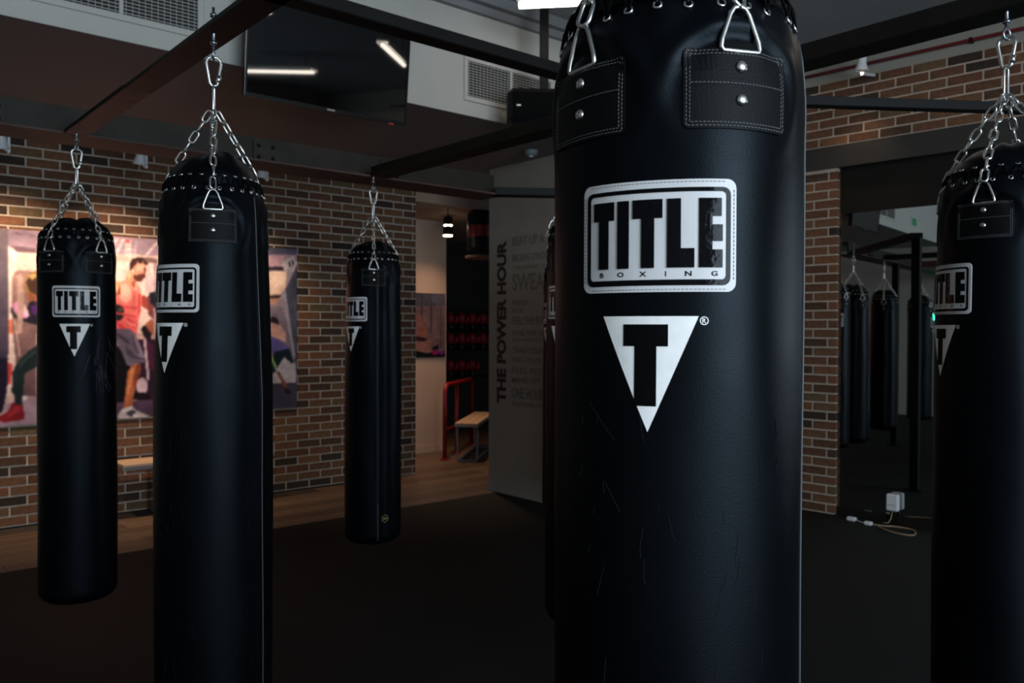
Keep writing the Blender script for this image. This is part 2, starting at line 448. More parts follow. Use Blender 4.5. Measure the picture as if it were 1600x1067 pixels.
# ================================================================== FLAT PRINTS
def inside(px, py, poly):
    r = np.zeros(px.shape, bool); n = len(poly); j = n-1
    for i in range(n):
        xi, yi = poly[i]; xj, yj = poly[j]
        if yi != yj:
            c = ((yi > py) != (yj > py)) & (px < (xj-xi)*(py-yi)/(yj-yi)+xi); r ^= c
        j = i
    return r
def print_panel(name, u0, u1, z0, z1, v, step, shapes, parent, back_m, t=.012):
    nu, nz = int((u1-u0)/step)+1, int((z1-z0)/step)+1
    U, Zz = np.meshgrid(np.linspace(u0, u1, nu), np.linspace(z0, z1, nz))
    P = np.stack([U, np.full_like(U, v), Zz], -1)
    px, py = to_px(P)
    C = np.zeros((nz, nu, 3)); C[:] = shapes[0]
    for sh in shapes[1:]:
        if sh[0] == 'blur':
            for _ in range(sh[1]):
                Q = np.pad(C, ((1, 1), (1, 1), (0, 0)), 'edge')
                C = (Q[1:-1, 1:-1]*2+Q[:-2, 1:-1]+Q[2:, 1:-1]+Q[1:-1, :-2]+Q[1:-1, 2:])/6
            continue
        poly, c = sh[0], np.array(sh[1], float)
        if poly[0] == 'e':
            _, ex, ey, rx, ry = poly; k = ((px-ex)/rx)**2+((py-ey)/ry)**2 < 1
        else: k = inside(px, py, poly)
        if len(sh) > 2:   # second colour: blends from top to bottom of the shape
            ys = py[k]
            if ys.size:
                f = ((ys-ys.min())/(np.ptp(ys)+1e-6))[:, None]; C[k] = c*(1-f)+np.array(sh[2], float)*f
        else: C[k] = c
    rs_ = np.random.RandomState(5)
    for cell, amp in ((26, .13), (9, .09), (3, .05)):      # grain of a real photograph
        g = rs_.rand(nz//cell+3, nu//cell+3)*2-1
        yy, xx = np.arange(nz)/cell, np.arange(nu)/cell; y0_, x0_ = yy.astype(int), xx.astype(int); fy_, fx_ = (yy-y0_)[:, None], (xx-x0_)[None]
        fy_ = fy_*fy_*(3-2*fy_); fx_ = fx_*fx_*(3-2*fx_)
        n_ = (g[y0_][:, x0_]*(1-fy_)*(1-fx_)+g[y0_+1][:, x0_]*fy_*(1-fx_)+g[y0_][:, x0_+1]*(1-fy_)*fx_+g[y0_+1][:, x0_+1]*fy_*fx_)
        C = C*(1+amp*n_[..., None])
    C = np.clip(C, 0, 255)
    C = C/255.0; C = np.where(C <= .04045, C/12.92, ((C+.055)/1.055)**2.4)
    vs = P.reshape(-1, 3)
    idx = np.arange(nu*nz).reshape(nz, nu)
    q = np.stack([idx[:-1, :-1], idx[:-1, 1:], idx[1:, 1:], idx[1:, :-1]], -1).reshape(-1, 4)
    me = bpy.data.meshes.new(name)
    me.vertices.add(len(vs)); me.vertices.foreach_set('co', vs.ravel().astype('f'))
    me.loops.add(q.size); me.loops.foreach_set('vertex_index', q.ravel().astype('i'))
    me.polygons.add(len(q)); me.polygons.foreach_set('loop_start', np.arange(0, q.size, 4).astype('i'))
    me.update(calc_edges=True)
    at = me.color_attributes.new('print', 'FLOAT_COLOR', 'POINT')
    at.data.foreach_set('color', np.concatenate([C.reshape(-1, 3), np.ones((nu*nz, 1))], 1).ravel().astype('f'))
    m = bpy.data.materials.new('printed_sheet'); m.use_nodes = True; nt = m.node_tree; b = nt.nodes['Principled BSDF']
    a = nt.nodes.new('ShaderNodeAttribute'); a.attribute_name = 'print'
    nt.links.new(a.outputs['Color'], b.inputs['Base Color']); b.inputs['Roughness'].default_value = .6; b.inputs['Specular IOR Level'].default_value = .08
    me.materials.append(m)
    link('printed_sheet', me, parent)
    box('backing_board', back_m, u0, u1, v+.0006, v+.0006+t, z0, z1, parent)

pb = [(188, 150, 145),
 # ceiling and far wall of the pictured gym
 ([(-200, 330), (470, 330), (470, 412), (240, 402), (-200, 385)], (150, 125, 140)),
 ([(170, 396), (470, 408), (470, 424), (170, 408)], (205, 175, 165)),
 ([(170, 408), (240, 410), (240, 520), (170, 520)], (228, 198, 192)),
 ([(240, 410), (470, 424), (470, 640), (240, 560)], (160, 135, 145)),
 ([(10, 385), (60, 388), (60, 470), (10, 520)], (225, 190, 180)),
 ([(175, 372), (184, 374), (172, 398), (170, 398)], (225, 205, 205)),
 ([(190, 374), (196, 374), (184, 398), (178, 398)], (228, 205, 205)),
 ([(196, 374), (205, 375), (205, 400), (195, 400)], (215, 185, 185)),
 ([(243, 378), (247, 380), (228, 402), (224, 402)], (220, 200, 200)),
 ([(212, 376), (216, 376), (210, 400), (206, 400)], (180, 155, 165)),
 (('e', 199.5, 376.5, 4, 2), (225, 90, 100)),
 ([(216, 402), (246, 404), (246, 411), (218, 409)], (120, 92, 90)),
 ([(20, 362), (56, 367), (56, 370), (20, 366)], (120, 100, 115)),
 ([(17, 384), (57, 388), (57, 396), (17, 393)], (105, 82, 92)),
 # bright door slit and pictured bag on the far left
 ([(13, 384), (25, 392), (24, 560), (20, 640), (10, 640), (13, 500)], (238, 215, 200), (200, 170, 165)),
 ([(13, 500), (22, 500), (21, 522), (13, 520)], (205, 110, 75)),
 ([(13, 566), (20, 570), (17, 600), (12, 600)], (180, 60, 62)),
 ([(-140, 345), (13, 357), (14, 500), (12, 600), (4, 643), (-10, 652), (-140, 660)], (118, 104, 112), (30, 22, 44)),
 ([(-140, 560), (13, 560), (11, 610), (4, 642), (-10, 652), (-140, 660)], (26, 19, 38)),
 # pictured floor
 ([(8, 632), (60, 618), (60, 672), (-140, 690), (-140, 655), (-8, 655), (5, 645)], (150, 125, 140)),
 ([(33, 617), (43, 617), (42, 626), (35, 626)], (205, 185, 190)),
 # second pictured bag
 ([(18, 500), (18, 434), (24, 423), (44, 422), (57, 428), (57, 620), (34, 618), (24, 560)], (152, 118, 112), (92, 66, 72)),
 ([(22, 500), (24, 500), (32, 556), (30, 556)], (210, 170, 165)),
 # woman: hair, face, arm, gloves, leg, shoe
 ([(38, 452), (41, 432), (50, 425), (60, 422), (60, 470), (48, 462), (42, 460)], (140, 108, 62)),
 ([(40, 440), (50, 430), (60, 432), (60, 462), (46, 456)], (66, 42, 36)),
 ([(42, 455), (50, 460), (60, 462), (60, 480), (50, 478), (44, 468)], (140, 82, 60)),
 ([(48, 478), (60, 482), (60, 496), (44, 490)], (205, 165, 165)),
 ([(16, 486), (18, 480), (26, 494), (40, 492), (44, 474), (52, 469), (60, 474), (60, 508), (46, 505), (22, 496)], (32, 30, 40)),
 ([(48, 478), (60, 476), (60, 492), (50, 490)], (70, 34, 92)),
 ([(20, 474), (27, 471), (38, 475), (43, 484), (46, 494), (40, 498), (32, 495), (22, 485)], (205, 128, 180)),
 ([(34, 475), (39, 476), (45, 490), (43, 496), (38, 492)], (224, 180, 195)),
 ([(60, 538), (45, 548), (27, 566), (20, 580), (18, 612), (22, 618), (23, 631), (34, 633), (36, 612), (39, 583), (60, 572)], (24, 34, 36)),
 ([(19, 629), (27, 631), (36, 634), (39, 654), (30, 657), (6, 660), (-4, 657), (-4, 651), (12, 644)], (122, 26, 34)),
 # behind the man's legs
 ([(170, 518), (186, 540), (196, 560), (206, 575), (200, 600), (196, 632), (170, 632)], (14, 11, 17)),
 ([(174, 520), (187, 540), (186, 543), (175, 530)], (190, 165, 170)),
 ([(216, 530), (300, 530), (300, 625), (206, 625), (212, 590)], (44, 24, 40)),
 ([(170, 630), (300, 618), (300, 668), (170, 668)], (74, 54, 74)),
 ([(300, 560), (470, 590), (470, 645), (300, 665)], (72, 62, 78)),
 (('e', 222, 603, 9, 13), (190, 160, 172)),
 ([(208, 612), (232, 614), (236, 624), (210, 624)], (24, 16, 24)),
 ([(224, 527), (228, 526), (234, 592), (230, 596)], (196, 170, 182)),
 ([(220, 514), (226, 508), (237, 516), (236, 532), (226, 528)], (28, 20, 26)),
 ([(226, 506), (234, 498), (240, 500), (240, 524), (232, 516)], (150, 84, 60)),
 ([(216, 480), (232, 482), (234, 500), (222, 512), (214, 520)], (222, 196, 190)),
 ([(226, 430), (236, 424), (240, 440), (238, 462), (228, 458)], (190, 160, 165)),
 # man
 ([(222, 462), (226, 461), (232, 468), (238, 480), (230, 484), (221, 478)], (152, 66, 58)),
 ([(232, 462), (236, 457), (244, 456), (244, 482), (234, 478)], (28, 32, 46)),
 ([(205, 422), (210, 430), (213, 440), (211, 451), (203, 448), (195, 440), (198, 430)], (212, 138, 108)),
 ([(170, 442), (180, 438), (190, 442), (190, 456), (184, 462), (176, 472), (170, 474)], (228, 160, 118), (130, 62, 50)),
 ([(174, 470), (188, 455), (186, 441), (196, 437), (206, 449), (212, 452), (214, 441), (220, 452), (222, 470), (219, 490), (216, 503), (214, 522), (206, 517), (170, 515), (170, 474)], (240, 148, 132), (232, 84, 88)),
 ([(176, 472), (196, 478), (214, 480), (212, 483), (194, 482), (178, 477)], (205, 70, 78)),
 ([(194, 492), (206, 500), (212, 512), (208, 512), (200, 502)], (205, 70, 78)),
 ([(186, 446), (190, 448), (188, 459), (185, 462)], (118, 50, 44)),
 ([(203, 424), (202, 412), (206, 405), (214, 402), (224, 404), (231, 411), (230, 415), (222, 412), (216, 414), (211, 424), (207, 420)], (58, 34, 32)),
 ([(208, 418), (214, 412), (222, 411), (228, 415), (229, 424), (226, 434), (219, 440), (211, 436)], (198, 128, 104)),
 ([(208, 428), (213, 430), (219, 429), (226, 425), (227, 432), (221, 440), (213, 440), (208, 435)], (92, 50, 44)),
 ([(222, 418), (228, 418), (228, 421), (222, 421)], (96, 52, 48)),
 (('e', 184, 489, 10.5, 12.5), (30, 26, 30)),
 (('e', 188, 484, 4, 4), (70, 64, 68)),
 ([(172, 514), (204, 514), (210, 519), (219, 538), (225, 552), (229, 567), (212, 568), (205, 573), (198, 570), (190, 550), (182, 536), (172, 516)], (96, 84, 104)),
 ([(210, 522), (218, 538), (226, 560), (222, 566), (212, 545)], (122, 108, 126)),
 ([(196, 540), (208, 552), (206, 560), (198, 552)], (62, 52, 68)),
 ([(206, 570), (221, 568), (220, 578), (213, 602), (208, 622), (208, 636), (193, 638), (195, 622), (197, 600), (199, 582)], (150, 84, 54)),
 ([(213, 570), (221, 568), (219, 580), (209, 612), (208, 600)], (112, 56, 38)),
 ([(183, 651), (190, 639), (206, 634), (213, 641), (234, 650), (233, 655), (206, 656), (186, 655)], (176, 164, 168)),
 ([(196, 646), (206, 639), (212, 643), (213, 652), (202, 650)], (62, 60, 70)),
 # modelling on the man: folds, muscle, cloth
 ([(188, 446), (196, 442), (204, 452), (206, 466), (198, 474), (188, 468)], (248, 176, 160)),
 ([(206, 456), (212, 454), (214, 470), (208, 476)], (222, 104, 100)),
 ([(176, 486), (196, 490), (214, 494), (213, 496), (196, 493), (176, 490)], (200, 66, 76)),
 ([(196, 500), (212, 508), (211, 511), (197, 504)], (255, 140, 132)),
 ([(178, 498), (190, 506), (196, 514), (190, 514), (180, 505)], (198, 62, 72)),
 ([(216, 458), (220, 460), (220, 486), (217, 496), (215, 480)], (196, 72, 74)),
 ([(172, 446), (182, 443), (186, 450), (182, 456), (172, 458)], (244, 184, 142)),
 ([(198, 424), (203, 420), (204, 432), (200, 440)], (236, 172, 142)),
 ([(205, 440), (212, 438), (211, 450), (207, 448)], (150, 80, 64)),
 ([(214, 414), (222, 413), (224, 420), (216, 424)], (218, 152, 124)),
 ([(224, 422), (229, 421), (229, 425), (224, 427)], (130, 70, 60)),
 ([(182, 520), (196, 526), (204, 536), (200, 538), (190, 530), (181, 524)], (62, 52, 70)),
 ([(206, 524), (212, 536), (218, 552), (214, 552), (208, 538)], (72, 62, 82)),
 ([(200, 550), (212, 556), (226, 560), (226, 563), (210, 560), (200, 555)], (66, 56, 74)),
 ([(205, 576), (210, 574), (204, 604), (200, 620), (198, 606)], (184, 112, 76)),
 ([(190, 640), (205, 636), (207, 640), (192, 645)], (206, 196, 200)),
 ([(208, 646), (232, 652), (230, 655), (208, 652)], (206, 194, 196)),
 ([(172, 534), (180, 540), (176, 570), (172, 590)], (150, 120, 130)),
 ([(228, 530), (240, 540), (242, 580), (232, 575)], (70, 30, 52)),
 ([(230, 462), (240, 470), (240, 500), (232, 492)], (120, 60, 60)),
 ([(233, 458), (244, 455), (244, 478), (235, 474)], (26, 30, 44)),
 # highlights on the woman's sleeve, leg and shoe
 ([(30, 566), (46, 552), (56, 546), (56, 552), (42, 562), (30, 576)], (40, 54, 56)),
 ([(24, 634), (32, 636), (30, 644), (18, 650), (10, 652)], (158, 42, 48)),
 ([(24, 474), (30, 473), (36, 484), (34, 490), (27, 484)], (232, 160, 206)),
 ([(44, 430), (52, 427), (58, 432), (50, 438)], (186, 150, 96)),
 ([(26, 430), (34, 426), (38, 470), (34, 520), (28, 520)], (176, 142, 134)),
 # lattice of the pictured ceiling
 *[([(172, 373+k*3.4), (243, 379+k*3.4), (243, 379.9+k*3.4), (172, 373.9+k*3.4)], (158, 132, 150)) for k in range(7)],
 *[([(20, 364+k*3.0), (57, 369+k*3.0), (57, 369.8+k*3.0), (20, 364.8+k*3.0)], (150, 126, 140)) for k in range(6)],
 *[([(205+k*9, 408), (206+k*9, 408), (206+k*9, 428), (205+k*9, 428)], (196, 160, 160)) for k in range(4)],
 ([(172, 408), (174, 408), (174, 440), (172, 440)], (190, 155, 150)),
 # scene at the far right end of the print
 ([(300, 384), (470, 386), (470, 398), (300, 398)], (88, 84, 108)),
 ([(300, 398), (444, 398), (440, 418), (300, 416)], (172, 138, 150)),
 ([(300, 414), (443, 417), (443, 423), (300, 420)], (52, 42, 50)),
 ([(300, 424), (448, 424), (446, 450), (436, 462), (300, 460)], (226, 190, 170)),
 ([(300, 460), (440, 461), (436, 467), (300, 470)], (70, 52, 54)),
 ([(300, 470), (438, 466), (428, 476), (300, 490)], (190, 140, 118)),
 ([(300, 490), (440, 478), (462, 560), (462, 598), (300, 598)], (126, 112, 128)),
 ([(440, 462), (452, 440), (470, 400), (470, 600), (458, 570)], (72, 74, 90)),
 ([(440, 462), (446, 452), (462, 560), (458, 560)], (150, 142, 156)),
 ([(443, 408), (459, 399), (463, 412), (446, 424)], (176, 168, 172)),
 ([(448, 420), (460, 412), (452, 440)], (150, 145, 152)),
 ([(450, 410), (453, 408), (455, 416), (452, 418)], (60, 55, 62)),
 ([(455, 407), (458, 406), (460, 413), (457, 414)], (60, 55, 62)),
 ([(430, 562), (455, 552), (462, 570), (462, 598), (426, 600)], (196, 186, 196)),
 ([(414, 600), (466, 598), (466, 645), (414, 645)], (66, 62, 78)),
 ([(420, 500), (426, 494), (434, 498), (436, 508), (428, 506)], (42, 32, 44)),
 ([(416, 508), (426, 504), (438, 508), (446, 520), (446, 534), (436, 530), (420, 524)], (208, 158, 148)),
 ([(418, 524), (436, 530), (452, 544), (450, 552), (428, 552), (416, 548)], (96, 86, 150)),
 ([(428, 550), (452, 544), (459, 566), (456, 568), (444, 558), (432, 576), (426, 566)], (24, 36, 50)),
 ([(422, 556), (425, 556), (432, 572), (430, 576)], (150, 196, 84)),
 ([(414, 562), (426, 568), (432, 580), (424, 584), (414, 580)], (22, 40, 44)),
 ([(431, 580), (436, 580), (448, 600), (450, 610), (444, 606)], (126, 78, 66)),
 ([(444, 604), (452, 610), (456, 616), (446, 614)], (30, 26, 36)),
 ('blur', 2)]
po = empty('wall_print', (0, 0, 0))
tag(po, 'long photo print of people training with bags, mounted on the brick wall', 'wall print')
print_panel('print', .50, 3.507, .770, 2.247, 7.168, .0072, pb, po, M_PLWHITE, t=.01)

ps = [(112, 88, 92),
 ([(645, 455), (700, 455), (700, 478), (645, 478)], (78, 78, 92)),
 ([(658, 460), (660, 460), (660, 500), (658, 500)], (70, 62, 72)), ([(672, 460), (675, 460), (675, 520), (672, 520)], (72, 66, 74)),
 ([(688, 460), (690, 460), (690, 545), (688, 545)], (86, 72, 78)),
 ([(650, 488), (664, 500), (668, 526), (662, 534), (650, 528)], (124, 84, 84)),
 ([(655, 508), (666, 512), (670, 526), (660, 530)], (138, 88, 74)),
 ([(650, 525), (668, 529), (664, 534), (650, 532)], (44, 22, 34)),
 ([(650, 534), (672, 532), (674, 550), (650, 550)], (128, 92, 88)),
 ([(650, 548), (668, 552), (697, 548), (697, 560), (650, 560)], (14, 18, 24)),
 ([(674, 544), (684, 538), (686, 545), (678, 548)], (30, 22, 38)),
 (('e', 680, 551, 5, 4), (160, 22, 92)), (('e', 690, 551, 5, 3), (100, 42, 120)),
 ([(664, 474), (667, 474), (667, 477), (664, 477)], (56, 50, 58)), ([(678, 474), (681, 474), (681, 477), (678, 477)], (56, 50, 58)),
 ('blur', 3)]
po2 = empty('wall_print', (0, 0, 0))
tag(po2, 'small pinkish photo print on the cream passage wall', 'wall print')
print_panel('print', 5.60, 6.052, 1.165, 1.948, 8.312, .0055, ps, po2, M_PLWHITE, t=.016)

# lettering on the grey wall: local x = towards the viewer along the wall (smaller v)
wt = empty('wall_lettering', (4.8785, 6.01, 0), -PI/2)
tag(wt, 'black THE POWER HOUR lettering with fainter grey slogans on the grey wall', 'lettering')
def letters(body, x, z, w, h, m, name, up=False, bold=.0, align='LEFT'):
    v, f = text_mesh(body, w, h, bold, align)
    b = MB()
    if up: vs = [(x - p[1], 0, z + p[0]) for p in v]
    else: vs = [(x + p[0], 0, z + p[1]) for p in v]
    n = len(vs)
    vs2 = [(a, -.0012, c) for a, _, c in vs]
    me = bpy.data.meshes.new(name); me.from_pydata(vs2, [], f); me.materials.append(m)
    return link(name, me, wt)
def split_islands(v, f):
    par = list(range(len(v)))
    def fd(a):
        while par[a] != a: par[a] = par[par[a]]; a = par[a]
        return a
    for q in f:
        for b_ in q[1:]: par[fd(b_)] = fd(q[0])
    out = {}
    for q in f: out.setdefault(fd(q[0]), []).append(q)
    return list(out.values())
hv, hf = text_mesh('THE POWER HOUR', 1.49, .135, .048)
for isl in split_islands(hv, hf):
    ids = sorted({a for q in isl for a in q}); mp_ = {a: k for k, a in enumerate(ids)}
    me = bpy.data.meshes.new('letter'); me.from_pydata([(.185-hv[a][1], -.0012, 1.575+hv[a][0]) for a in ids], [], [tuple(mp_[a] for a in q) for q in isl])
    me.materials.append(M_GREY_DK); link('letter', me, wt)
for (body, z, w, h) in (('BEAT UP A BAG', 2.30, .62, .085), ('BELIEVE STRONGER', 2.15, .62, .062), ('YOU SWEAT THE', 2.06, .50, .03), ('SWEAT', 1.93, .52, .155),
                        ('PUNCH', 1.745, .20, .05), ('KICK', 1.675, .16, .045), ('FEEL THE BURN', 1.585, .50, .07), ('RING THE BELL', 1.475, .5, .05),
                        ('JAB AND CROSS', 1.41, .5, .035), ('TRAIN YOUR', 1.32, .42, .06), ('FIND YOUR FIRE', 1.235, .55, .05), ('FEEL FIT', 1.135, .40, .055),
                        ('MIND FIT', 1.05, .38, .045), ('ONE HOUR', .935, .42, .10), ('THE POWER HOUR', .835, .48, .04)):
    letters(body, .335, z, w, h, M_GREY_MID, 'slogan', bold=.02)['kind'] = 'stuff'

# ================================================================== STEEL FRAME
fr = empty('steel_frame', (0, 0, 0))
tag(fr, 'black steel hanging frame with beams and posts carrying the heavy bags', 'frame')
ZB = 2.38
def beam(name, m, p, q, w, h, z=ZB, parent=fr, t=None):
    """box beam between two plan points; t gives an open channel of that wall thickness"""
    p, q = Vector((p[0], p[1], 0)), Vector((q[0], q[1], 0)); L = (q-p).length
    b = MB()
    if t: b.box(0, L, -w/2, w/2, 0, t); b.box(0, L, -w/2, -w/2+t*.6, t, h); 
    else: b.bevbox(0, L, -w/2, w/2, 0, h, .003)
    o = b.build(name, m, parent); o.location = (p.x, p.y, z); o.rotation_euler.z = math.atan2((q-p).y, (q-p).x); return o
# beam that carries the near row of bags: far stretch with bare red primer, near stretch black
beam('beam', M_RUST, (.950, 3.24), (.950, 4.14), .092, .085, t=.014)
box('edge_strip', M_STEEL, .898, .9035, 3.24, 4.14, ZB, ZB+.017, fr)
beam('beam', M_STEEL, (.948, -1.6), (.948, 3.238), .096, .085, t=.014)
beam('beam', M_STEELK, (2.54, -1.6), (2.54, 4.14), .115, .058)
beam('beam', M_STEEL, (.9, 2.088), (2.483, 2.088), .07, .038)
# long beam parallel to the brick wall: web plate and lower flange
b = MB(); b.box(-2.5, 3.50, 4.262, 4.276, 2.392, 2.53); b.box(-2.5, 3.50, 4.276, 4.40, 2.520, 2.530)
b.build('beam_web', M_STEELG, fr)
b = MB(); b.bevbox(-2.5, 3.50, 4.15, 4.40, ZB, 2.392, .002); b.build('beam_flange', mat('stained_steel', (.060, .032, .027, 1), .6, spec=.2, noise=.6, nscale=3), fr)
for u in (.55, 1.83, 2.62):      # bolted splice plates
    box('splice_plate', M_STEELG, u-.0, u+.14, 4.252, 4.261, 2.395, 2.515, fr, bev=.002)
    for du in (.03, .11):
        for z in (2.425, 2.485):
            o = MB().lathe([(.011, 0), (.011, .008), (.006, .012)], 6).build('bolt', M_STEEL, fr); xf(o, (u+du, 4.252, z), (PI/2, 0, 0))
beam('brace', M_STEEL, (2.585, 2.005), (5.6, -.12), .05, .038)
beam('brace', M_STEEL, (3.45, 4.20), (4.9, 3.18), .115, .05)
for (u, v) in ((1.757, 4.22), (4.9, 3.18), (4.95, .40)):
    box('post', M_STEEL, u-.038, u+.038, v-.038, v+.038, 0, ZB, fr, bev=.003)
    box('base_plate', M_STEEL, u-.08, u+.08, v-.08, v+.08, 0, .012, fr, bev=.002)
for (u, v) in ((.948, .2), (2.54, .2), (-1.2, 4.27)):
    box('hanger', M_STEEL, u-.012, u+.012, v-.012, v+.012, 2.44 if u != -1.2 and u != 3.0 else 2.534, CE if v < 4.2 else SO, fr)

def closed(pts, r, n=8): return MB().tube(pts, r, n, closed=True)
def stadium(L, w, r, n=6, seg=5):
    pts = []; a = w/2-r; h = L/2-w/2
    for i in range(seg+1): t = PI*i/seg; pts.append((a*math.cos(t), 0, h+a*math.sin(t)))
    for i in range(seg+1): t = PI+PI*i/seg; pts.append((a*math.cos(t), 0, -h+a*math.sin(t)))
    return closed(pts, r, n)
ME_LINK = stadium(.045, .024, .0034).mesh('chain_link', M_ZINC); ME_LINK.shade_smooth()
def carab():
    pts = [(-.006, 0, 0), (.006, 0, 0), (.0085, 0, .006), (.0165, 0, .062), (.015, 0, .072), (.008, 0, .080), (-.008, 0, .080), (-.015, 0, .072), (-.0165, 0, .062), (-.0085, 0, .006)]
    m = closed(pts, .0038, 8)
    m.tube([(.0095, 0, .010), (.0125, 0, .030)], .0056, 8)
    return m.mesh('spring_hook', M_ZINC)
ME_CARAB = carab(); ME_CARAB.shade_smooth()
ME_LONG = stadium(.098, .022, .0034).mesh('long_link', M_ZINC); ME_LONG.shade_smooth()
def dring():
    pts = [(-.024, 0, 0), (.024, 0, 0), (.0262, 0, .004), (.0245, 0, .014), (.013, 0, .045), (.008, 0, .053), (0, 0, .056), (-.008, 0, .053), (-.013, 0, .045), (-.0245, 0, .014), (-.0262, 0, .004)]
    return closed(pts, .0032, 8).mesh('d_ring', M_ZINC)
ME_DRING = dring(); ME_DRING.shade_smooth()
def torus(R, r, n=12, k=6): return closed([(R*math.cos(2*PI*i/n), R*math.sin(2*PI*i/n), 0) for i in range(n)], r, k)
ME_GROM = torus(.0048, .0019).mesh('eyelet', M_ZINC); ME_GROM.shade_smooth()
def rivet():
    m = MB(); m.lathe([(.0075, 0), (.0075, .0012), (.0062, .0032), (.0035, .0044), (.0001, .0048)], 14); return m.mesh('rivet', M_ZINC)
ME_RIVET = rivet(); ME_RIVET.shade_smooth()
def eyebolt():
    m = MB(); R = .014
    m.tube([(R*math.sin(t), 0, -R*math.cos(t)) for t in [(.12+.88*2*i/20)*PI*0 + (2*PI*i/20) for i in range(20)]], .0036, 8, closed=True)
    m.tube([(0, 0, R), (0, 0, .140)], .0048, 8)
    m.lathe([(.011, 0), (.011, .009)], 6, (0, 0, .030)); m.lathe([(.011, 0), (.011, .009)], 6, (0, 0, .112))
    return m.mesh('eye_bolt', M_ZINCD)
ME_EYE = eyebolt(); ME_EYE.shade_smooth()

# ================================================================== HEAVY BAGS
Z_BOT, Z_HEM = .28, 1.917
PROF = [(1.0, 1.84), (.99, 1.872), (.968, 1.893), (.94, 1.907), (.905, 1.917)]
PROF_NEAR = [(1.0, 1.80), (.988, 1.84), (.965, 1.872), (.925, 1.898), (.875, 1.917)]
def interp(z, tab):
    for (r0, z0), (r1, z1) in zip(tab, tab[1:]):
        if z <= z1: t = max(0, (z-z0)/(z1-z0)); return r0+(r1-r0)*t
    return tab[-1][0]

def decal_mesh(name, polys, thick, off, surf, phi0, z0, r, m, step=.006):
    """flat convex polygons (s,h) cut into narrow strips, given thickness and laid on the bag's own surface"""
    bm = bmesh.new()
    for poly in polys:
        vs = [bm.verts.new((s, h, 0)) for s, h in poly]; bm.faces.new(vs)
    smin = min(s for p in polys for s, h in p); smax = max(s for p in polys for s, h in p)
    s = math.ceil(smin/step)*step
    while s < smax:
        bmesh.ops.bisect_plane(bm, geom=bm.verts[:]+bm.edges[:]+bm.faces[:], dist=1e-7, plane_co=(s, 0, 0), plane_no=(1, 0, 0)); s += step
    hmin = min(h for p in polys for s_, h in p); hmax = max(h for p in polys for s_, h in p)
    h = math.ceil(hmin/.02)*.02
    while h < hmax:
        bmesh.ops.bisect_plane(bm, geom=bm.verts[:]+bm.edges[:]+bm.faces[:], dist=1e-7, plane_co=(0, h, 0), plane_no=(0, 1, 0)); h += .02
    if thick:
        g = bmesh.ops.extrude_face_region(bm, geom=bm.faces[:])
        for v in g['geom']:
            if isinstance(v, bmesh.types.BMVert): v.co.z = thick
    for v in bm.verts:
        s_, h_, t_ = v.co; v.co = surf(phi0+s_/r, z0+h_, off+t_)
    bmesh.ops.recalc_face_normals(bm, faces=bm.faces)
    me = bpy.data.meshes.new(name); bm.to_mesh(me); bm.free(); me.materials.append(m); return me

def rrect(w, h, r, n=5, cx=0, cyy=0):
    out = []
    for (sx, s_y, a0) in ((1, 1, 0), (-1, 1, 90), (-1, -1, 180), (1, -1, 270)):
        for i in range(n+1):
            a = math.radians(a0+90*i/n); out.append((cx+sx*(w/2-r)+r*math.cos(a), cyy+s_y*(h/2-r)+r*math.sin(a)))
    return out
BW, BH = .196, .136
def title_rects():
    """blocky word, as rectangles in fractions of the badge (x from left, y from top)"""
    T, B = .17, .785; h = B-T; R = []
    def q(x0, x1, y0, y1): R.append(((x0-.5)*BW, (x1-.5)*BW, (.5-y1)*BH, (.5-y0)*BH))
    bar = T+.275*h
    q(.095, .245, T, bar); q(.135, .205, bar, B)                       # T
    q(.270, .345, T, B)                                                # I
    q(.370, .555, T, bar); q(.425, .505, bar, B)                       # T
    q(.583, .665, T, B); q(.665, .745, T+.72*h, B)                     # L
    q(.772, .850, T, B); q(.850, .905, T, T+.26*h); q(.850, .912, T+.38*h, T+.62*h); q(.850, .912, T+.74*h, B)   # E
    return R
TITLE = title_rects()
BOX_V = None
def boxing_text():
    out = []
    for ch, fx in zip('BOXING', (.135, .270, .415, .555, .690, .845)):
        v, f = text_mesh(ch, None, .0062, .03)
        if ch != 'I': v[:, 0] *= 1.35
        v[:, 0] += (fx+.02-.5)*BW; v[:, 1] += (.5-.838)*BH; out.append((v, f))
    return out
BOX_V = boxing_text()
REG_V = text_mesh('R', None, .0056, .01)

def tri_pts(w, h): return [(-w/2, h/2), (0, -h/2), (w/2, h/2)]
STITCH = None

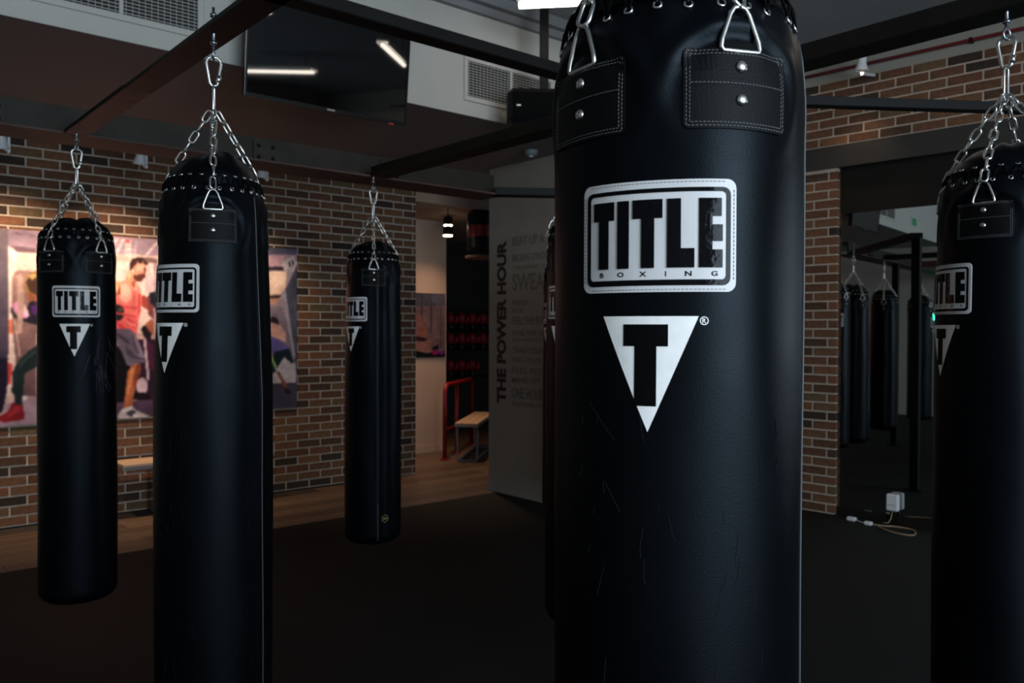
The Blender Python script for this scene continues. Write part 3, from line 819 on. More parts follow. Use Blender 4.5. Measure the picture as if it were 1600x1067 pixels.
def heavy_bag(label, u, v, r_top, r_bot, phi_logo, straps, lid=.088, seam=93, seam_z=None, prof=PROF, scuffs=None, seed=0, tri_w=.122, detail=1.0, emblem=False, logo_dz=0, crease=0.004):
    rnd = random.Random(seed)
    root = empty('heavy_bag', (u, v, 0))
    tag(root, label, 'punching bag', 'heavy bags hanging from the steel frame')
    base = math.atan2(-v, -u)                       # towards where the photographer stands
    PH = lambda deg: base + math.radians(deg)
    th_logo = PH(phi_logo)
    ph = [rnd.uniform(0, 6.28) for _ in range(8)]
    seam_th = th_logo + math.radians(seam)
    sth = [PH(a) for a in straps]
    def R(th, z):
        t = min(1, max(0, (1.9-z)/.6)); rr = r_top+(r_bot-r_top)*t
        k = interp(z, prof) if z > prof[0][1] else 1.0
        if z < Z_BOT+.055:
            q = (z-Z_BOT)/.055; q = max(0, min(1, q)); k = .62+.38*math.sqrt(max(0, 1-(1-q)**2))
        rr *= k
        d = .0016*math.sin(2*th+ph[0]+z*1.3)+.0012*math.sin(3*th+ph[1]-z*2.1)+.0009*math.sin(7*th+ph[2]+z*3)*math.sin(z*4+ph[3])
        d += .0010*math.sin(z*9+ph[4])*math.sin(5*th+ph[5])
        # upper part pulled into soft folds between the straps
        if z > 1.55:
            for a in sth:
                da = (th-a+PI) % (2*PI)-PI; s = da*rr; h = z-1.79
                rho = math.hypot(s*.92, h+.005)
                up = 1/(1+math.exp(-(h+.02)/.02))
                d += .0050*math.exp(-((rho-.092)/.013)**2)*up - .0035*math.exp(-((rho-.072)/.010)**2)*up*(1 if h > .03 else .4)
            w = max(0, (z-1.80)/.12)
            d += w*.0042*math.sin(13*th+ph[6])*math.sin(4*th+ph[7])
        ds = (th-seam_th+PI) % (2*PI)-PI
        d += crease*math.exp(-(ds/.10)**2) - crease*.8*math.exp(-((ds-.22)/.12)**2)
        return rr+d
    def surf(th, z, off=0):
        rr = R(th, z)+off; return Vector((rr*math.cos(th), rr*math.sin(th), z))
    # body
    nt_ = int(120*detail); zs = []
    for i in range(9): zs.append(Z_BOT+.055*(1-math.cos(PI/2*i/8)))
    n1 = int(46*detail); zs += [Z_BOT+.055+(1.52-Z_BOT-.055)*i/n1 for i in range(1, n1+1)]
    n2 = int(60*detail); zs += [1.52+(Z_HEM-1.52)*i/n2 for i in range(1, n2+1)]
    vs = []; fs = []
    for z in zs:
        for k in range(nt_): vs.append(tuple(surf(2*PI*k/nt_, z)))
    for i in range(len(zs)-1):
        for k in range(nt_): fs.append((i*nt_+k, i*nt_+(k+1) % nt_, (i+1)*nt_+(k+1) % nt_, (i+1)*nt_+k))
    c = len(vs); vs.append((0, 0, Z_BOT-.004))
    for k in range(nt_): fs.append((c, (k+1) % nt_, k))
    # turned-in hem
    for dz, kk in ((.001, .97), (-.012, .955)):
        o_ = len(vs)
        for k in range(nt_):
            p = surf(2*PI*k/nt_, Z_HEM); vs.append((p.x*kk, p.y*kk, Z_HEM+dz))
        pr = o_-nt_ if dz < 0 else (len(zs)-1)*nt_
        for k in range(nt_): fs.append((pr+k, pr+(k+1) % nt_, o_+(k+1) % nt_, o_+k))
    me = bpy.data.meshes.new('shell'); me.from_pydata(vs, [], fs); me.materials.append(M_VINYL); me.shade_smooth()
    link('shell', me, root)
    # lid under the lacing
    vs = []; fs = []; pr = [(.90, -.004), (.888, .006), (.86, .014), (.81, .022), (.73, .030), (.62, .037), (.48, .043), (.32, .047), (.16, .049)]
    n = int(72*detail)
    for (k_, dz) in pr:
        for k in range(n):
            th = 2*PI*k/n; w = (1-k_)
            puff = 1+.12*math.sin(2*(th-sth[0])+.6)*w*(1-w)*3+.05*math.sin(9*th+ph[2])*w*(1-w)*4
            rr = (r_top)*k_
            vs.append((rr*math.cos(th), rr*math.sin(th), Z_HEM-.004+(dz+.004)*lid/.05*puff))
    for i in range(len(pr)-1):
        for k in range(n): fs.append((i*n+k, i*n+(k+1) % n, (i+1)*n+(k+1) % n, (i+1)*n+k))
    c = len(vs); vs.append((0, 0, Z_HEM+.046*lid/.05))
    for k in range(n): fs.append(((len(pr)-1)*n+k, (len(pr)-1)*n+(k+1) % n, c))
    me = bpy.data.meshes.new('top_flap'); me.from_pydata(vs, [], fs); me.materials.append(M_VINYL); me.shade_smooth()
    link('top_flap', me, root)
    # lacing and eyelets
    NG = 26; lo, hi = [], []
    for k in range(NG):
        th = sth[0]+2*PI*(k+.5)/NG+rnd.uniform(-.03, .03)
        p = surf(th, 1.900, .0012); p2 = surf(th, 1.906, 0); p1 = surf(th, 1.894, 0); tz = (p2-p1).normalized()
        tt = Vector((-math.sin(th), math.cos(th), 0)); nn = tt.cross(tz).normalized()
        o = link('eyelet', ME_GROM, root); o.matrix_local = Matrix.Translation(p) @ nn.to_track_quat('Z', 'Y').to_matrix().to_4x4(); lo.append(p+nn*.0008)
        kq = .872; rr = r_top*kq; zz = Z_HEM+.0105*lid/.05
        p = Vector((rr*math.cos(th+.12), rr*math.sin(th+.12), zz+.003)); nn = Vector((math.cos(th+.12)*.65, math.sin(th+.12)*.65, .76))
        o = link('eyelet', ME_GROM, root); o.matrix_local = Matrix.Translation(p) @ nn.to_track_quat('Z', 'Y').to_matrix().to_4x4(); hi.append(p+nn*.0008)
    b = MB(); pts = []
    for k in range(NG):
        a, c_ = lo[k], hi[k]; md = (a+c_)/2; md += Vector((md.x, md.y, 0)).normalized()*.003+Vector((0, 0, .003)); pts += [a, md, c_]
        nx = lo[(k+1) % NG]; md = (c_+nx)/2; md += Vector((md.x, md.y, 0)).normalized()*.003+Vector((0, 0, .003)); pts.append(md)
    b.tube(pts, .0024, 6, closed=True); b.build('lacing', M_CORD, root, smooth=True)
    # seam piping
    sz0, sz1 = seam_z or (Z_BOT+.03, 1.885)
    pts = [surf(seam_th+.012*math.sin(z*2.2), z, .0006) for z in [sz0+(sz1-sz0)*i/60 for i in range(61)]]
    MB().tube(pts, .0017, 6).build('seam_piping', M_PIPING, root, smooth=True)
    # badge
    zl = 1.615+logo_dz; rl = R(th_logo, zl)
    def D(name, polys, t, off, m, parent, ps=th_logo, z=zl, step=.006):
        o = link(name, decal_mesh(name, polys, t, off, surf, ps, z, rl, m, step), parent); return o
    bd = D('badge', [rrect(BW, BH, .011)], .0022, .0001, M_BADGEW, root)
    # stitched edge of the badge
    st = MB(); per = []
    w, h = BW-.006, BH-.006; L = .0032
    for s0, h0, s1, h1 in ((-w/2+.01, h/2, w/2-.01, h/2), (w/2, h/2-.01, w/2, -h/2+.01), (w/2-.01, -h/2, -w/2+.01, -h/2), (-w/2, -h/2+.01, -w/2, h/2-.01)):
        n = int(math.hypot(s1-s0, h1-h0)/(L*1.5))
        for i in range(n):
            f0, f1 = i/n, (i+.62)/n; per.append((s0+(s1-s0)*f0, h0+(h1-h0)*f0, s0+(s1-s0)*f1, h0+(h1-h0)*f1))
    def stitches(lst, phi, z, off, name, parent, m=M_THREAD, wd=.0009):
        b = MB()
        for (s0, h0, s1, h1) in lst:
            dx, dy = s1-s0, h1-h0; l = math.hypot(dx, dy); nx, ny = -dy/l*wd/2, dx/l*wd/2
            top = [surf(phi+(s_)/rl, z+h_, off+.0006) for s_, h_ in ((s0+nx, h0+ny), (s1+nx, h1+ny), (s1-nx, h1-ny), (s0-nx, h0-ny))]
            bot = [surf(phi+(s_)/rl, z+h_, off-.0004) for s_, h_ in ((s0+nx, h0+ny), (s1+nx, h1+ny), (s1-nx, h1-ny), (s0-nx, h0-ny))]
            b.add(bot+top, [(4, 5, 6, 7), (0, 1, 5, 4), (1, 2, 6, 5), (2, 3, 7, 6), (3, 0, 4, 7)])
        o = b.build(name, m, parent); o['kind'] = 'stuff'; return o
    stitches(per, th_logo, zl, .0023, 'stitching', bd, mat_stitch_badge)
    # black frame as four bars with mitred corners, then the letters
    ox, oy, ix, iy = BW*.445, BH*.435, BW*.418, BH*.392
    oy1, iy1 = BH*.455, BH*.40
    fr_polys = []
    def ring(ow, oh, ocy, iw, ih, icy, ro, ri):
        A = rrect(ow, oh, ro, 4, 0, ocy); B = rrect(iw, ih, ri, 4, 0, icy); n = len(A)
        return [[A[i], A[(i+1) % n], B[(i+1) % n], B[i]] for i in range(n)]
    D('badge_border', ring(BW*.925, BH*.87, -.002*.5, BW*.872, BH*.78, 0, .009, .005), .0010, .0023, M_BADGEB, bd)
    groups = [TITLE[0:2], TITLE[2:3], TITLE[3:5], TITLE[5:7], TITLE[7:11]]
    for g in groups:
        D('letter', [[(a, c_), (b_, c_), (b_, d_), (a, d_)] for a, b_, c_, d_ in g], .0016, .0023, M_BADGEB, bd)
    bm_v, bm_f = [], []
    for vv, ff in BOX_V:
        k = len(bm_v); bm_v += [tuple(surf(th_logo+p[0]/rl, zl+p[1], .0026)) for p in vv]; bm_f += [tuple(k+i for i in f) for f in ff]
    me = bpy.data.meshes.new('small_lettering'); me.from_pydata(bm_v, [], bm_f); me.materials.append(M_PRINTB); link('small_lettering', me, bd)['kind'] = 'stuff'
    # printed triangle with its T
    zt = 1.4465+logo_dz; tw, thh = tri_w, .142; tl = th_logo-.0*1
    offs = -.006/rl
    tr = D('triangle_print', [tri_pts(tw, thh)], 0, .0007, M_PRINTW, root, tl+offs, zt)
    fx = lambda f: (f-.5)*tw; fy = lambda f: (.5-f)*thh
    D('letter', [[(fx(.24), fy(.26)), (fx(.70), fy(.26)), (fx(.70), fy(.07)), (fx(.24), fy(.07))],
                 [(fx(.36), fy(.777)), (fx(.585), fy(.777)), (fx(.585), fy(.26)), (fx(.36), fy(.26))]], 0, .0013, M_PRINTB, tr, tl+offs, zt)
    # registered mark
    rs = tw/2+.0065; rz = thh/2-.0055; ringp = []
    for i in range(16):
        a0, a1 = 2*PI*i/16, 2*PI*(i+1)/16
        ringp.append([(rs+.0052*math.cos(a), rz+.0052*math.sin(a)) for a in (a0, a1)]+[(rs+.0042*math.cos(a), rz+.0042*math.sin(a)) for a in (a1, a0)])
    D('mark_ring', ringp, 0, .0007, M_PRINTW, tr, tl+offs, zt)
    me = bpy.data.meshes.new('mark_letter'); me.from_pydata([tuple(surf(tl+offs+(rs+p[0])/rl, zt+rz+p[1], .0007)) for p in REG_V[0]], [], REG_V[1]); me.materials.append(M_PRINTW)
    link('mark_letter', me, tr)
    # straps
    for a in sth:
        zc = 1.793; PW, PHt = .140, .098
        pc = D('strap_patch', [rrect(PW, PHt, .008)], .0026, .0002, M_LEATHER, root, a, zc)
        lst = []
        for inset in (.0035, .0075):
            w, h = PW-2*inset, PHt-2*inset
            for s0, h0, s1, h1 in ((-w/2, h/2, w/2, h/2), (w/2, h/2, w/2, -h/2), (w/2, -h/2, -w/2, -h/2), (-w/2, -h/2, -w/2, h/2)):
                n = int(math.hypot(s1-s0, h1-h0)/.0048)
                for i in range(n): f0, f1 = (i+.1)/n, (i+.72)/n; lst.append((s0+(s1-s0)*f0, h0+(h1-h0)*f0, s0+(s1-s0)*f1, h0+(h1-h0)*f1))
        for i in range(26): f0, f1 = (i+.1)/26, (i+.72)/26; lst.append((-.062+.124*f0, .006, -.062+.124*f1, .006))
        stitches(lst, a, zc, .0028, 'stitching', pc)
        for dz in (.026, -.014):
            p = surf(a, zc+dz, .0030); nn = Vector((math.cos(a), math.sin(a), 0))
            o = link('rivet', ME_RIVET, pc); o.matrix_local = Matrix.Translation(p) @ nn.to_track_quat('Z', 'Y').to_matrix().to_4x4()
        # strap loop that holds the ring
        sl = D('strap_loop', [[(-.030, PHt/2-.003), (.030, PHt/2-.003), (.021, PHt/2+.008), (-.021, PHt/2+.008)]], .0042, .0003, M_LEATHER, root, a, zc)
        p0 = surf(a, zc+PHt/2-.004, .0022); p1 = surf(a, zc+PHt/2+.049, .0070)
        tz = (p1-p0).normalized(); tx = Vector((-math.sin(a), math.cos(a), 0)); ty = tz.cross(tx)
        o = link('d_ring', ME_DRING, root)
        o.matrix_local = Matrix(((tx.x, ty.x, tz.x, p0.x), (tx.y, ty.y, tz.y, p0.y), (tx.z, ty.z, tz.z, p0.z), (0, 0, 0, 1)))
        apex = p0+tz*.052
        rad = Vector((math.cos(a), math.sin(a), 0))
        lidz = Z_HEM+.046*lid/.05
        path = [apex+tz*.006, rad*(r_top*.83)+Vector((0, 0, Z_HEM+.030*lid/.05)), rad*.010+Vector((0, 0, 2.150))]
        # links along the path
        seg = [(path[i+1]-path[i]).length for i in range(len(path)-1)]; tot = sum(seg); n = max(5, round(tot/.0345))
        def at(d):
            for i, l in enumerate(seg):
                if d <= l or i == len(seg)-1: return path[i]+(path[i+1]-path[i])*(d/l)
                d -= l
        for k in range(n):
            A, B = at(tot*k/n), at(tot*(k+1)/n); mid = (A+B)/2; t_ = (B-A).normalized()
            q = t_.to_track_quat('Z', 'Y') @ Matrix.Rotation(PI/2*(k % 2)+rnd.uniform(-.25, .25)+.4, 3, 'Z').to_quaternion()
            o = link('chain_link', ME_LINK, root); o.location = mid; o.rotation_mode = 'QUATERNION'; o.rotation_quaternion = q
    faceang = base+PI/2+rnd.uniform(-.3, .3)
    o = link('long_link', ME_LONG, root); o.location = (0, 0, 2.180); o.rotation_euler.z = faceang+1.1
    o = link('spring_hook', ME_CARAB, root); o.location = (0, 0, 2.226); o.rotation_euler.z = faceang; o.scale = (1.3, 1.1, 1.05)
    o = link('eye_bolt', ME_EYE, fr); o.location = (u, v, 2.318); o.rotation_euler.z = faceang+1.2
    if scuffs:
        n_, s_a, s_b, z_a, z_b, lmax = scuffs; lst = []
        for _ in range(n_):
            s0, h0 = rnd.uniform(s_a, s_b)*rl, rnd.uniform(z_a, z_b); L0 = rnd.uniform(.01, lmax); q0 = rnd.uniform(-.35, .25)+(.9 if rnd.random() < .12 else 0)
            for k in range(4):
                f0, f1 = k/4, (k+1)/4; q1 = q0+rnd.uniform(-.06, .06)
                lst.append((s0+math.sin(q0)*L0*f0, h0-L0*f0, s0+math.sin(q1)*L0*f1, h0-L0*f1))
        stitches(lst, PH(0), 0, .0001, 'scuff_marks', root, M_SCUFF if lmax > .1 else M_SCUFFD, .0012 if lmax > .1 else .0006)
    if emblem:
        th = PH(25); r6 = .023
        hexo = [(r6*math.sin(PI*i/3), r6*math.cos(PI*i/3)) for i in range(6)]; hexi = [(x*.82, y_*.82) for x, y_ in hexo]
        D('emblem', [[hexo[i], hexo[(i+1) % 6], hexi[(i+1) % 6], hexi[i]] for i in range(6)]+[[(-.013, -.005), (.013, -.005), (.013, .005), (-.013, .005)]], 0, .0012, M_GOLD, root, th, .433)
    return root
M_SCUFF = mat('pale_scuff', (.060, .062, .065, 1), .7, spec=.1)
M_SCUFFD = mat('faint_scuff', (.011, .012, .014, 1), .7, spec=.1)
mat_stitch_badge = mat('badge_stitch', (.18, .18, .20, 1), .7)

heavy_bag('largest black heavy bag in front, with white framed badge and triangle facing the viewer', .935, .735, .168, .1675, -9, (27, -46, 118, -140), seam=88, seed=1, tri_w=.120, prof=PROF_NEAR, scuffs=(34, -.8, .9, .95, 1.45, .045), detail=1.5, crease=.002)
heavy_bag('black heavy bag beside the television, second in size, badge cut by its left edge', .935, 2.457, .146, .168, -50, (-1, 108, 180, -110), lid=.10, seam=99, seed=2, detail=1.2, crease=.006, scuffs=(40, -.9, .8, .5, 1.3, .06))
heavy_bag('leftmost black heavy bag, badge centred and scuffs on its side', .944, 4.12, .158, .160, -2, (36, -43, 127, -138), seed=3, seam=110, logo_dz=.004, lid=.078, scuffs=(26, .3, .95, 1.25, 1.47, .13))
heavy_bag('slim black heavy bag before the end of the brick wall, gold hexagon near its foot', 2.506, 4.15, .150, .160, -49, (1, 106, 180, -108), seed=4, seam=58, seam_z=(.31, .52), emblem=True)
heavy_bag('black heavy bag mostly hidden behind the largest one, in front of the grey wall', 2.51, 2.438, .166, .174, -36, (10, 100, 190, -82), seed=5)
heavy_bag('rightmost black heavy bag, cut by the frame edge, beside the mirror', 2.52, .847, .162, .172, -60, (-17, 74, 163, -106), seed=6)
heavy_bag('far black heavy bag seen only as a sliver behind the hidden one', 3.98, 4.05, .160, .166, -52, (-8, 82, 172, -98), seed=7)
heavy_bag('black heavy bag out of direct sight, seen in the mirror beside the pillar', 4.50, 4.08, .160, .166, 118, (163, 73, -17, -107), seed=8)

# ================================================================== TELEVISION
tv = empty('television', (2.38, 4.42, 2.79)); tv.rotation_euler = (math.atan2(.06, .61), 0, 0)
tag(tv, 'large black flat television tilted down on the white bulkhead', 'television')
box('housing', M_PLBLACK, -.525, .525, .008, .040, 0, .61, tv, bev=.004)
box('screen', M_SCREEN, -.514, .514, .003, .0085, .020, .600, tv)
bz = MB(); bz.box(-.527, .527, 0, .012, -.002, .018); bz.box(-.527, .527, 0, .012, .602, .612); bz.box(-.527, -.516, 0, .012, .018, .602); bz.box(.516, .527, 0, .012, .018, .602)
bz.build('bezel', M_PLBLACK, tv)
box('silver_edge', M_ALU, -.5285, -.5265, .001, .012, 0, .61, tv)
v_, f_ = text_mesh('ISTAR', .05, .010, .02)
box('badge', M_ALU, -.025, .025, -.0015, 0, .003, .013, tv, bev=.0006)
box('standby_light', M_LED, .40, .435, -.001, .001, -.006, -.002, tv)
mt = MB(); mt.box(-.50, .50, .04, .075, .12, .50); mt.box(-.35, -.30, .075, .19, .2, .45); mt.box(.30, .35, .075, .19, .2, .45)
mt.build('wall_mount', M_PLBLACK, tv)

# ================================================================== SPEAKER
sk = empty('speaker', (3.90, 4.27, 2.925)); sk.rotation_euler.z = math.radians(-38)
tag(sk, 'small black speaker on a pole under the ceiling, left of the largest bag', 'speaker')
b = MB(); b.bevbox(-.215, .235, -.12, .12, 0, .235, .034); o = b.build('cabinet', M_PLBLACK, sk)
box('grille', mat('speaker_cloth', (.003, .003, .003, 1), .8, spec=.05, bump=.8, bscale=900), -.18, .20, -.131, -.1205, .035, .200, sk, bev=.004)
box('badge', M_ALU, -.155, -.125, -.1345, -.131, .100, .113, sk, bev=.001)
b = MB(); b.bevbox(-.030, .030, -.030, .030, .235, CE-2.925, .002); o = b.build('pole', M_STEEL, sk); o.location = (.045, .03, 0)

# ================================================================== VENTS
def vent(u0, n, label, z0=3.135, h=.245, sec=.385):
    root = empty('wall_vent', (u0, 4.60, z0))
    tag(root, label, 'vent', 'air vents in the white bulkhead')
    W_ = n*sec+(n-1)*.02; m = .035
    f = MB(); f.bevbox(-m, W_+m, -.012, 0, -m, 0, .003); f.bevbox(-m, W_+m, -.012, 0, h, h+m, .003); f.bevbox(-m, 0, -.012, 0, 0, h, .003); f.bevbox(W_, W_+m, -.012, 0, 0, h, .003)
    f.build('vent_frame', M_WHITE, root)
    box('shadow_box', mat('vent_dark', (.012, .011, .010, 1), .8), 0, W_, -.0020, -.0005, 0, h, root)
    sl = MB(); sl.box(0, sec, -.0085, -.0035, -.0028, .0028); 
    me = MB().add([(0, -.0095, -.0038), (sec, -.0095, -.0038), (sec, -.004, .0016), (0, -.004, .0016), (0, -.0085, -.0050), (sec, -.0085, -.0050), (sec, -.003, .0004), (0, -.003, .0004)],
                  [(0, 1, 2, 3), (4, 7, 6, 5), (0, 4, 5, 1), (3, 2, 6, 7), (0, 3, 7, 4), (1, 5, 6, 2)]).mesh('slat', M_WHITE)
    for k in range(n):
        x = k*(sec+.02)
        if k: box('divider', M_WHITE, x-.02, x, -.011, -.001, 0, h, root)
        for i in range(13):
            o = link('slat', me, root); o.location = (x, 0, .012+i*h/13)
        b = MB()
        for i in range(12): b.box(x+sec*(i+.5)/12-.0012, x+sec*(i+.5)/12+.0012, -.0034, -.0021, 0, h)
        b.build('vertical_bars', M_WHITE, root)['kind'] = 'stuff'
vent(.465, 3, 'long white air vent high on the bulkhead, left of the television')
vent(3.535, 2, 'white air vent on the bulkhead between the television and the small speaker')

# ================================================================== LAMPS
def tube_light(p, q, z, label):
    p, q = Vector((*p, z)), Vector((*q, z)); L = (q-p).length
    root = empty('tube_light', p, math.atan2((q-p).y, (q-p).x)); tag(root, label, 'ceiling light', 'tube lights under the ceiling')
    b = MB(); b.tube([(0, 0, 0), (L, 0, 0)], .019, 12); b.build('tube', M_TUBE, root, smooth=False)
    b = MB(); b.box(-.01, L+.01, -.055, .055, .035, .05); b.box(-.01, L+.01, -.055, -.050, .010, .035); b.box(-.01, L+.01, .050, .055, .010, .035); b.build('reflector', M_PLWHITE, root)  # reflector widened to cut the tube's upward light on ceiling and bulkhead
    for x in (.15, L-.15): box('suspension', M_STEEL, x-.002, x+.002, -.002, .002, .05, CE-z, root)
tube_light((3.533, 4.052), (4.47, 3.02), 3.60, 'bright white tube light hanging left of the largest bag, near the ceiling')
tube_light((3.826, 2.463), (4.522, 1.727), 3.60, 'white tube light above the gym, reflected in the right half of the television')
tube_light((2.05, 3.32), (2.745, 2.58), 3.60, 'white tube light above the gym, reflected at the top of the television')
tube_light((4.20, -1.70), (4.53, -.236), 3.60, 'tube light behind the photographer, reflected low in the television')

tube_light((4.9, 1.6), (5.6, .85), 3.60, 'added tube light out of view, brightening the right half of the ceiling')  # unseen extra tube, put in to lift the dim right-hand ceiling

def track_spot(loc, target, label, power, color=(1, .74, .50), lit=True, angle=95, wall=None):
    root = empty('spotlight', loc); tag(root, label, 'spotlight', 'small spotlights near the ceiling')
    d = (Vector(target)-Vector(loc)).normalized()
    h = MB(); h.lathe([(.026, -.095), (.031, -.09), (.031, -.030), (.036, -.005), (.048, .026), (.050, .036), (.045, .036), (.041, .022)], 18)
    hd = (d*Vector((.45, .45, 1))).normalized(); o = h.build('head', M_PLWHITE, root, smooth=True); o.rotation_euler = hd.to_track_quat('Z', 'Y').to_euler()
    ln = MB(); ln.lathe([(.039, .020), (.039, .023)], 16); o = ln.build('lens', M_LAMP if lit else M_PLWHITE, root); o.rotation_euler = hd.to_track_quat('Z', 'Y').to_euler()
    top = SO if loc[2] < 3 else CE
    b = MB(); b.box(.035, .050, -.01, .01, -.06, top-loc[2]-.01); b.box(.02, .05, -.008, .008, -.05, -.03); b.bevbox(.01, .07, -.02, .02, top-loc[2]-.014, top-loc[2]-.001, .003)
    if wall is not None:
        b = MB(); b.tube([(0, 0, -.06), tuple(wall)], .012, 8)
    b.build('arm', M_PLWHITE, root)
    l = spot('spot_beam', Vector(loc)+d*.04, target, power, color, angle, .85, .03); 
    return root
SP = SPOT_POWER
track_spot((1.905, 6.45, 2.755), (1.85, 7.15, 1.5), 'white spotlight over the brick wall, between the two leftmost bags', SP, lit=False)
track_spot((2.85, 6.45, 2.775), (2.85, 7.15, 1.5), 'white spotlight over the brick wall, right of the second largest bag', SP*.8, lit=False)
track_spot((1.02, 6.45, 2.745), (1.15, 7.15, 1.6), 'white spotlight at the left border, over the brick wall', SP*1.1, lit=False)
p = RW+RD*(-.30)+RN*.24; track_spot((p.x, p.y, 3.53), tuple(RW+RD*.10+RN*.20+Vector((0, 0, 1.0))), 'white spotlight over the brick band above the mirror', SP*.22, lit=False, angle=84, wall=(-RN.x*.235, -RN.y*.235, -.02))

def pendant(loc, label, power):
    root = empty('ceiling_lamp', loc); tag(root, label, 'lamp', 'warm lamps in the passage')
    MB().lathe([(.048, 0), (.052, .01), (.052, .09), (.02, .10)], 20).build('lamp_body', M_PLBLACK, root, smooth=True)
    MB().lathe([(.046, -.012), (.050, -.004), (.050, .0), (.001, .0)][::1], 20).build('bulb', M_LAMP, root)
    MB().tube([(0, 0, .10), (0, 0, 2.84-loc[2])], .006, 8).build('stem', M_PLBLACK, root)
    l = bpy.data.lights.new('lamp_glow', 'SPOT'); l.energy = power; l.color = (1, .66, .42); l.spot_size = 1.95; l.spot_blend = .9; l.shadow_soft_size = .05
    o = bpy.data.objects.new('lamp_glow', l); COL.objects.link(o); o.location = (loc[0], loc[1], loc[2]-.03)
pendant((5.36, 7.32, 2.535), 'lower of the two glowing passage lamps', 62)
pendant((5.75, 7.85, 2.73), 'upper of the two glowing passage lamps', 36)

sd = empty('smoke_detector', (4.62, 5.14, SO-.002)); tag(sd, 'white round smoke detector under the dark soffit near the grey wall', 'smoke detector')
MB().lathe([(.001, -.045), (.03, -.045), (.05, -.035), (.055, -.012), (.06, 0)], 24).build('housing', mat('grey_detector_plastic', (.16, .18, .18, 1), .5), sd, smooth=True)
MB().lathe([(.018, -.052), (.018, -.045)], 16).build('sensor', M_PLWHITE, sd)

# ---- exit signs, out of direct view, seen in the mirror
ex = empty('exit_sign', (-.56, 4.60, 3.13)); tag(ex, 'green running figure sign on the white bulkhead, seen in the mirror', 'sign')
box('plate', M_PLWHITE, -.14, .14, -.015, 0, 0, .14, ex)
for a in ((-.12, .12, -.018, -.015, .01, .13),): box('green_panel', M_GREEN, *a, ex)
e2 = empty('exit_sign', (-2.60, 4.72, 1.68)); tag(e2, 'glowing green exit light at the far side of the gym, seen in the mirror', 'sign')
box('plate', M_PLBLACK, 0, .02, -.16, .16, 0, .15, e2); box('green_panel', M_GREENL, .02, .026, -.145, .145, .015, .135, e2)

# ---- red pipe on the right wall
pp = rw(empty('sprinkler_pipe', (0, 0, 0))); tag(pp, 'thin red pipe running under the ceiling along the brick band', 'pipe')
MB().tube([(-5.5, .03, 3.605), (1.25, .03, 3.605)], .013, 10).build('pipe', M_REDPIPE, pp, smooth=True)
for x in (-2.4, -1.0, .4): box('clip', M_STEEL, x-.01, x+.01, -.005, .047, 3.588, 3.622, pp)

# ================================================================== BENCHES, RAIL, PASSAGE
def bench(loc, rz, L, wd, label, legs, h=.45, loops=False):
    root = empty('bench', loc, rz); tag(root, label, 'bench', 'light wooden benches')
    n = 3
    for k in range(n):
        w = wd/n; box('seat_slat', M_BENCH, 0, L, -wd/2+k*w+.002, -wd/2+(k+1)*w-.002, h-.026, h, root, bev=.004)
    b = MB(); b.box(.02, L-.02, -wd/2+.02, -wd/2+.05, h-.052, h-.026); b.box(.02, L-.02, wd/2-.05, wd/2-.02, h-.052, h-.026)
    b.box(.0, .02, -wd/2, wd/2, h-.045, h-.026); b.box(L-.02, L, -wd/2, wd/2, h-.045, h-.026)
    b.build('seat_frame', M_BENCHM, root)
    if loops:
        for x in legs:
            MB().tube([(x, -wd/2+.02, h-.05), (x, -wd/2+.02, .03), (x, -wd/2+.035, .012), (x, wd/2-.035, .012), (x, wd/2-.02, .03), (x, wd/2-.02, h-.05)], .0105, 8).build('leg', M_BENCHM, root, smooth=True)
        for y_ in (-wd/2+.04, wd/2-.04): MB().tube([(legs[0], y_, .022), (legs[-1], y_, .022)], .0105, 8).build('floor_bar', M_BENCHM, root, smooth=True)
        return
    for x in legs:
        b = MB(); b.tube([(x, 0, .03), (x, 0, h-.05)], .022, 10); b.tube([(x, -wd/2+.03, .018), (x, wd/2-.03, .018)], .017, 8)
        b.tube([(x, -wd/2+.06, h-.04), (x, wd/2-.06, h-.04)], .014, 8); b.build('leg', M_BENCHM, root, smooth=True)
bench((1.885, 6.985, 0), 0, 1.25, .30, 'light bench with grey pedestal legs against the brick wall, left of the second largest bag', (.29, .97), h=.44)
bench((5.668, 7.386, 0), math.atan2(.86, .96), 1.30, .27, 'light wooden bench standing in the passage beside the red rail', (.08, 1.20), h=.45, loops=True)

rl_ = empty('guard_rail', (5.625, 7.733, 0), math.atan2(8.62-7.733, 6.76-5.625)); tag(rl_, 'bright red tubular rail standing beside the passage bench', 'rail')
Lr = 1.28; H = .86
pts = [(0, 0, .0), (0, 0, H-.08), (.025, 0, H-.025), (.08, 0, H), (Lr-.08, 0, H), (Lr-.025, 0, H-.025), (Lr, 0, H-.08), (Lr, 0, 0)]
MB().tube(pts, .026, 12).build('top_rail', M_RED, rl_, smooth=True)
MB().tube([(.52, 0, 0), (.52, 0, H-.02)], .022, 10).build('post', M_RED, rl_, smooth=True)
MB().tube([(0, 0, .34), (.52, 0, .34)], .016, 8).build('cross_bar', M_RED, rl_, smooth=True)
MB().tube([(.52, 0, .34), (Lr, 0, .34)], .016, 8).build('cross_bar', M_RED, rl_, smooth=True)
for x in (0, .52, Lr): MB().lathe([(.06, 0), (.06, .012), (.03, .018)], 16, (x, 0, 0)).build('foot_plate', M_RED, rl_)

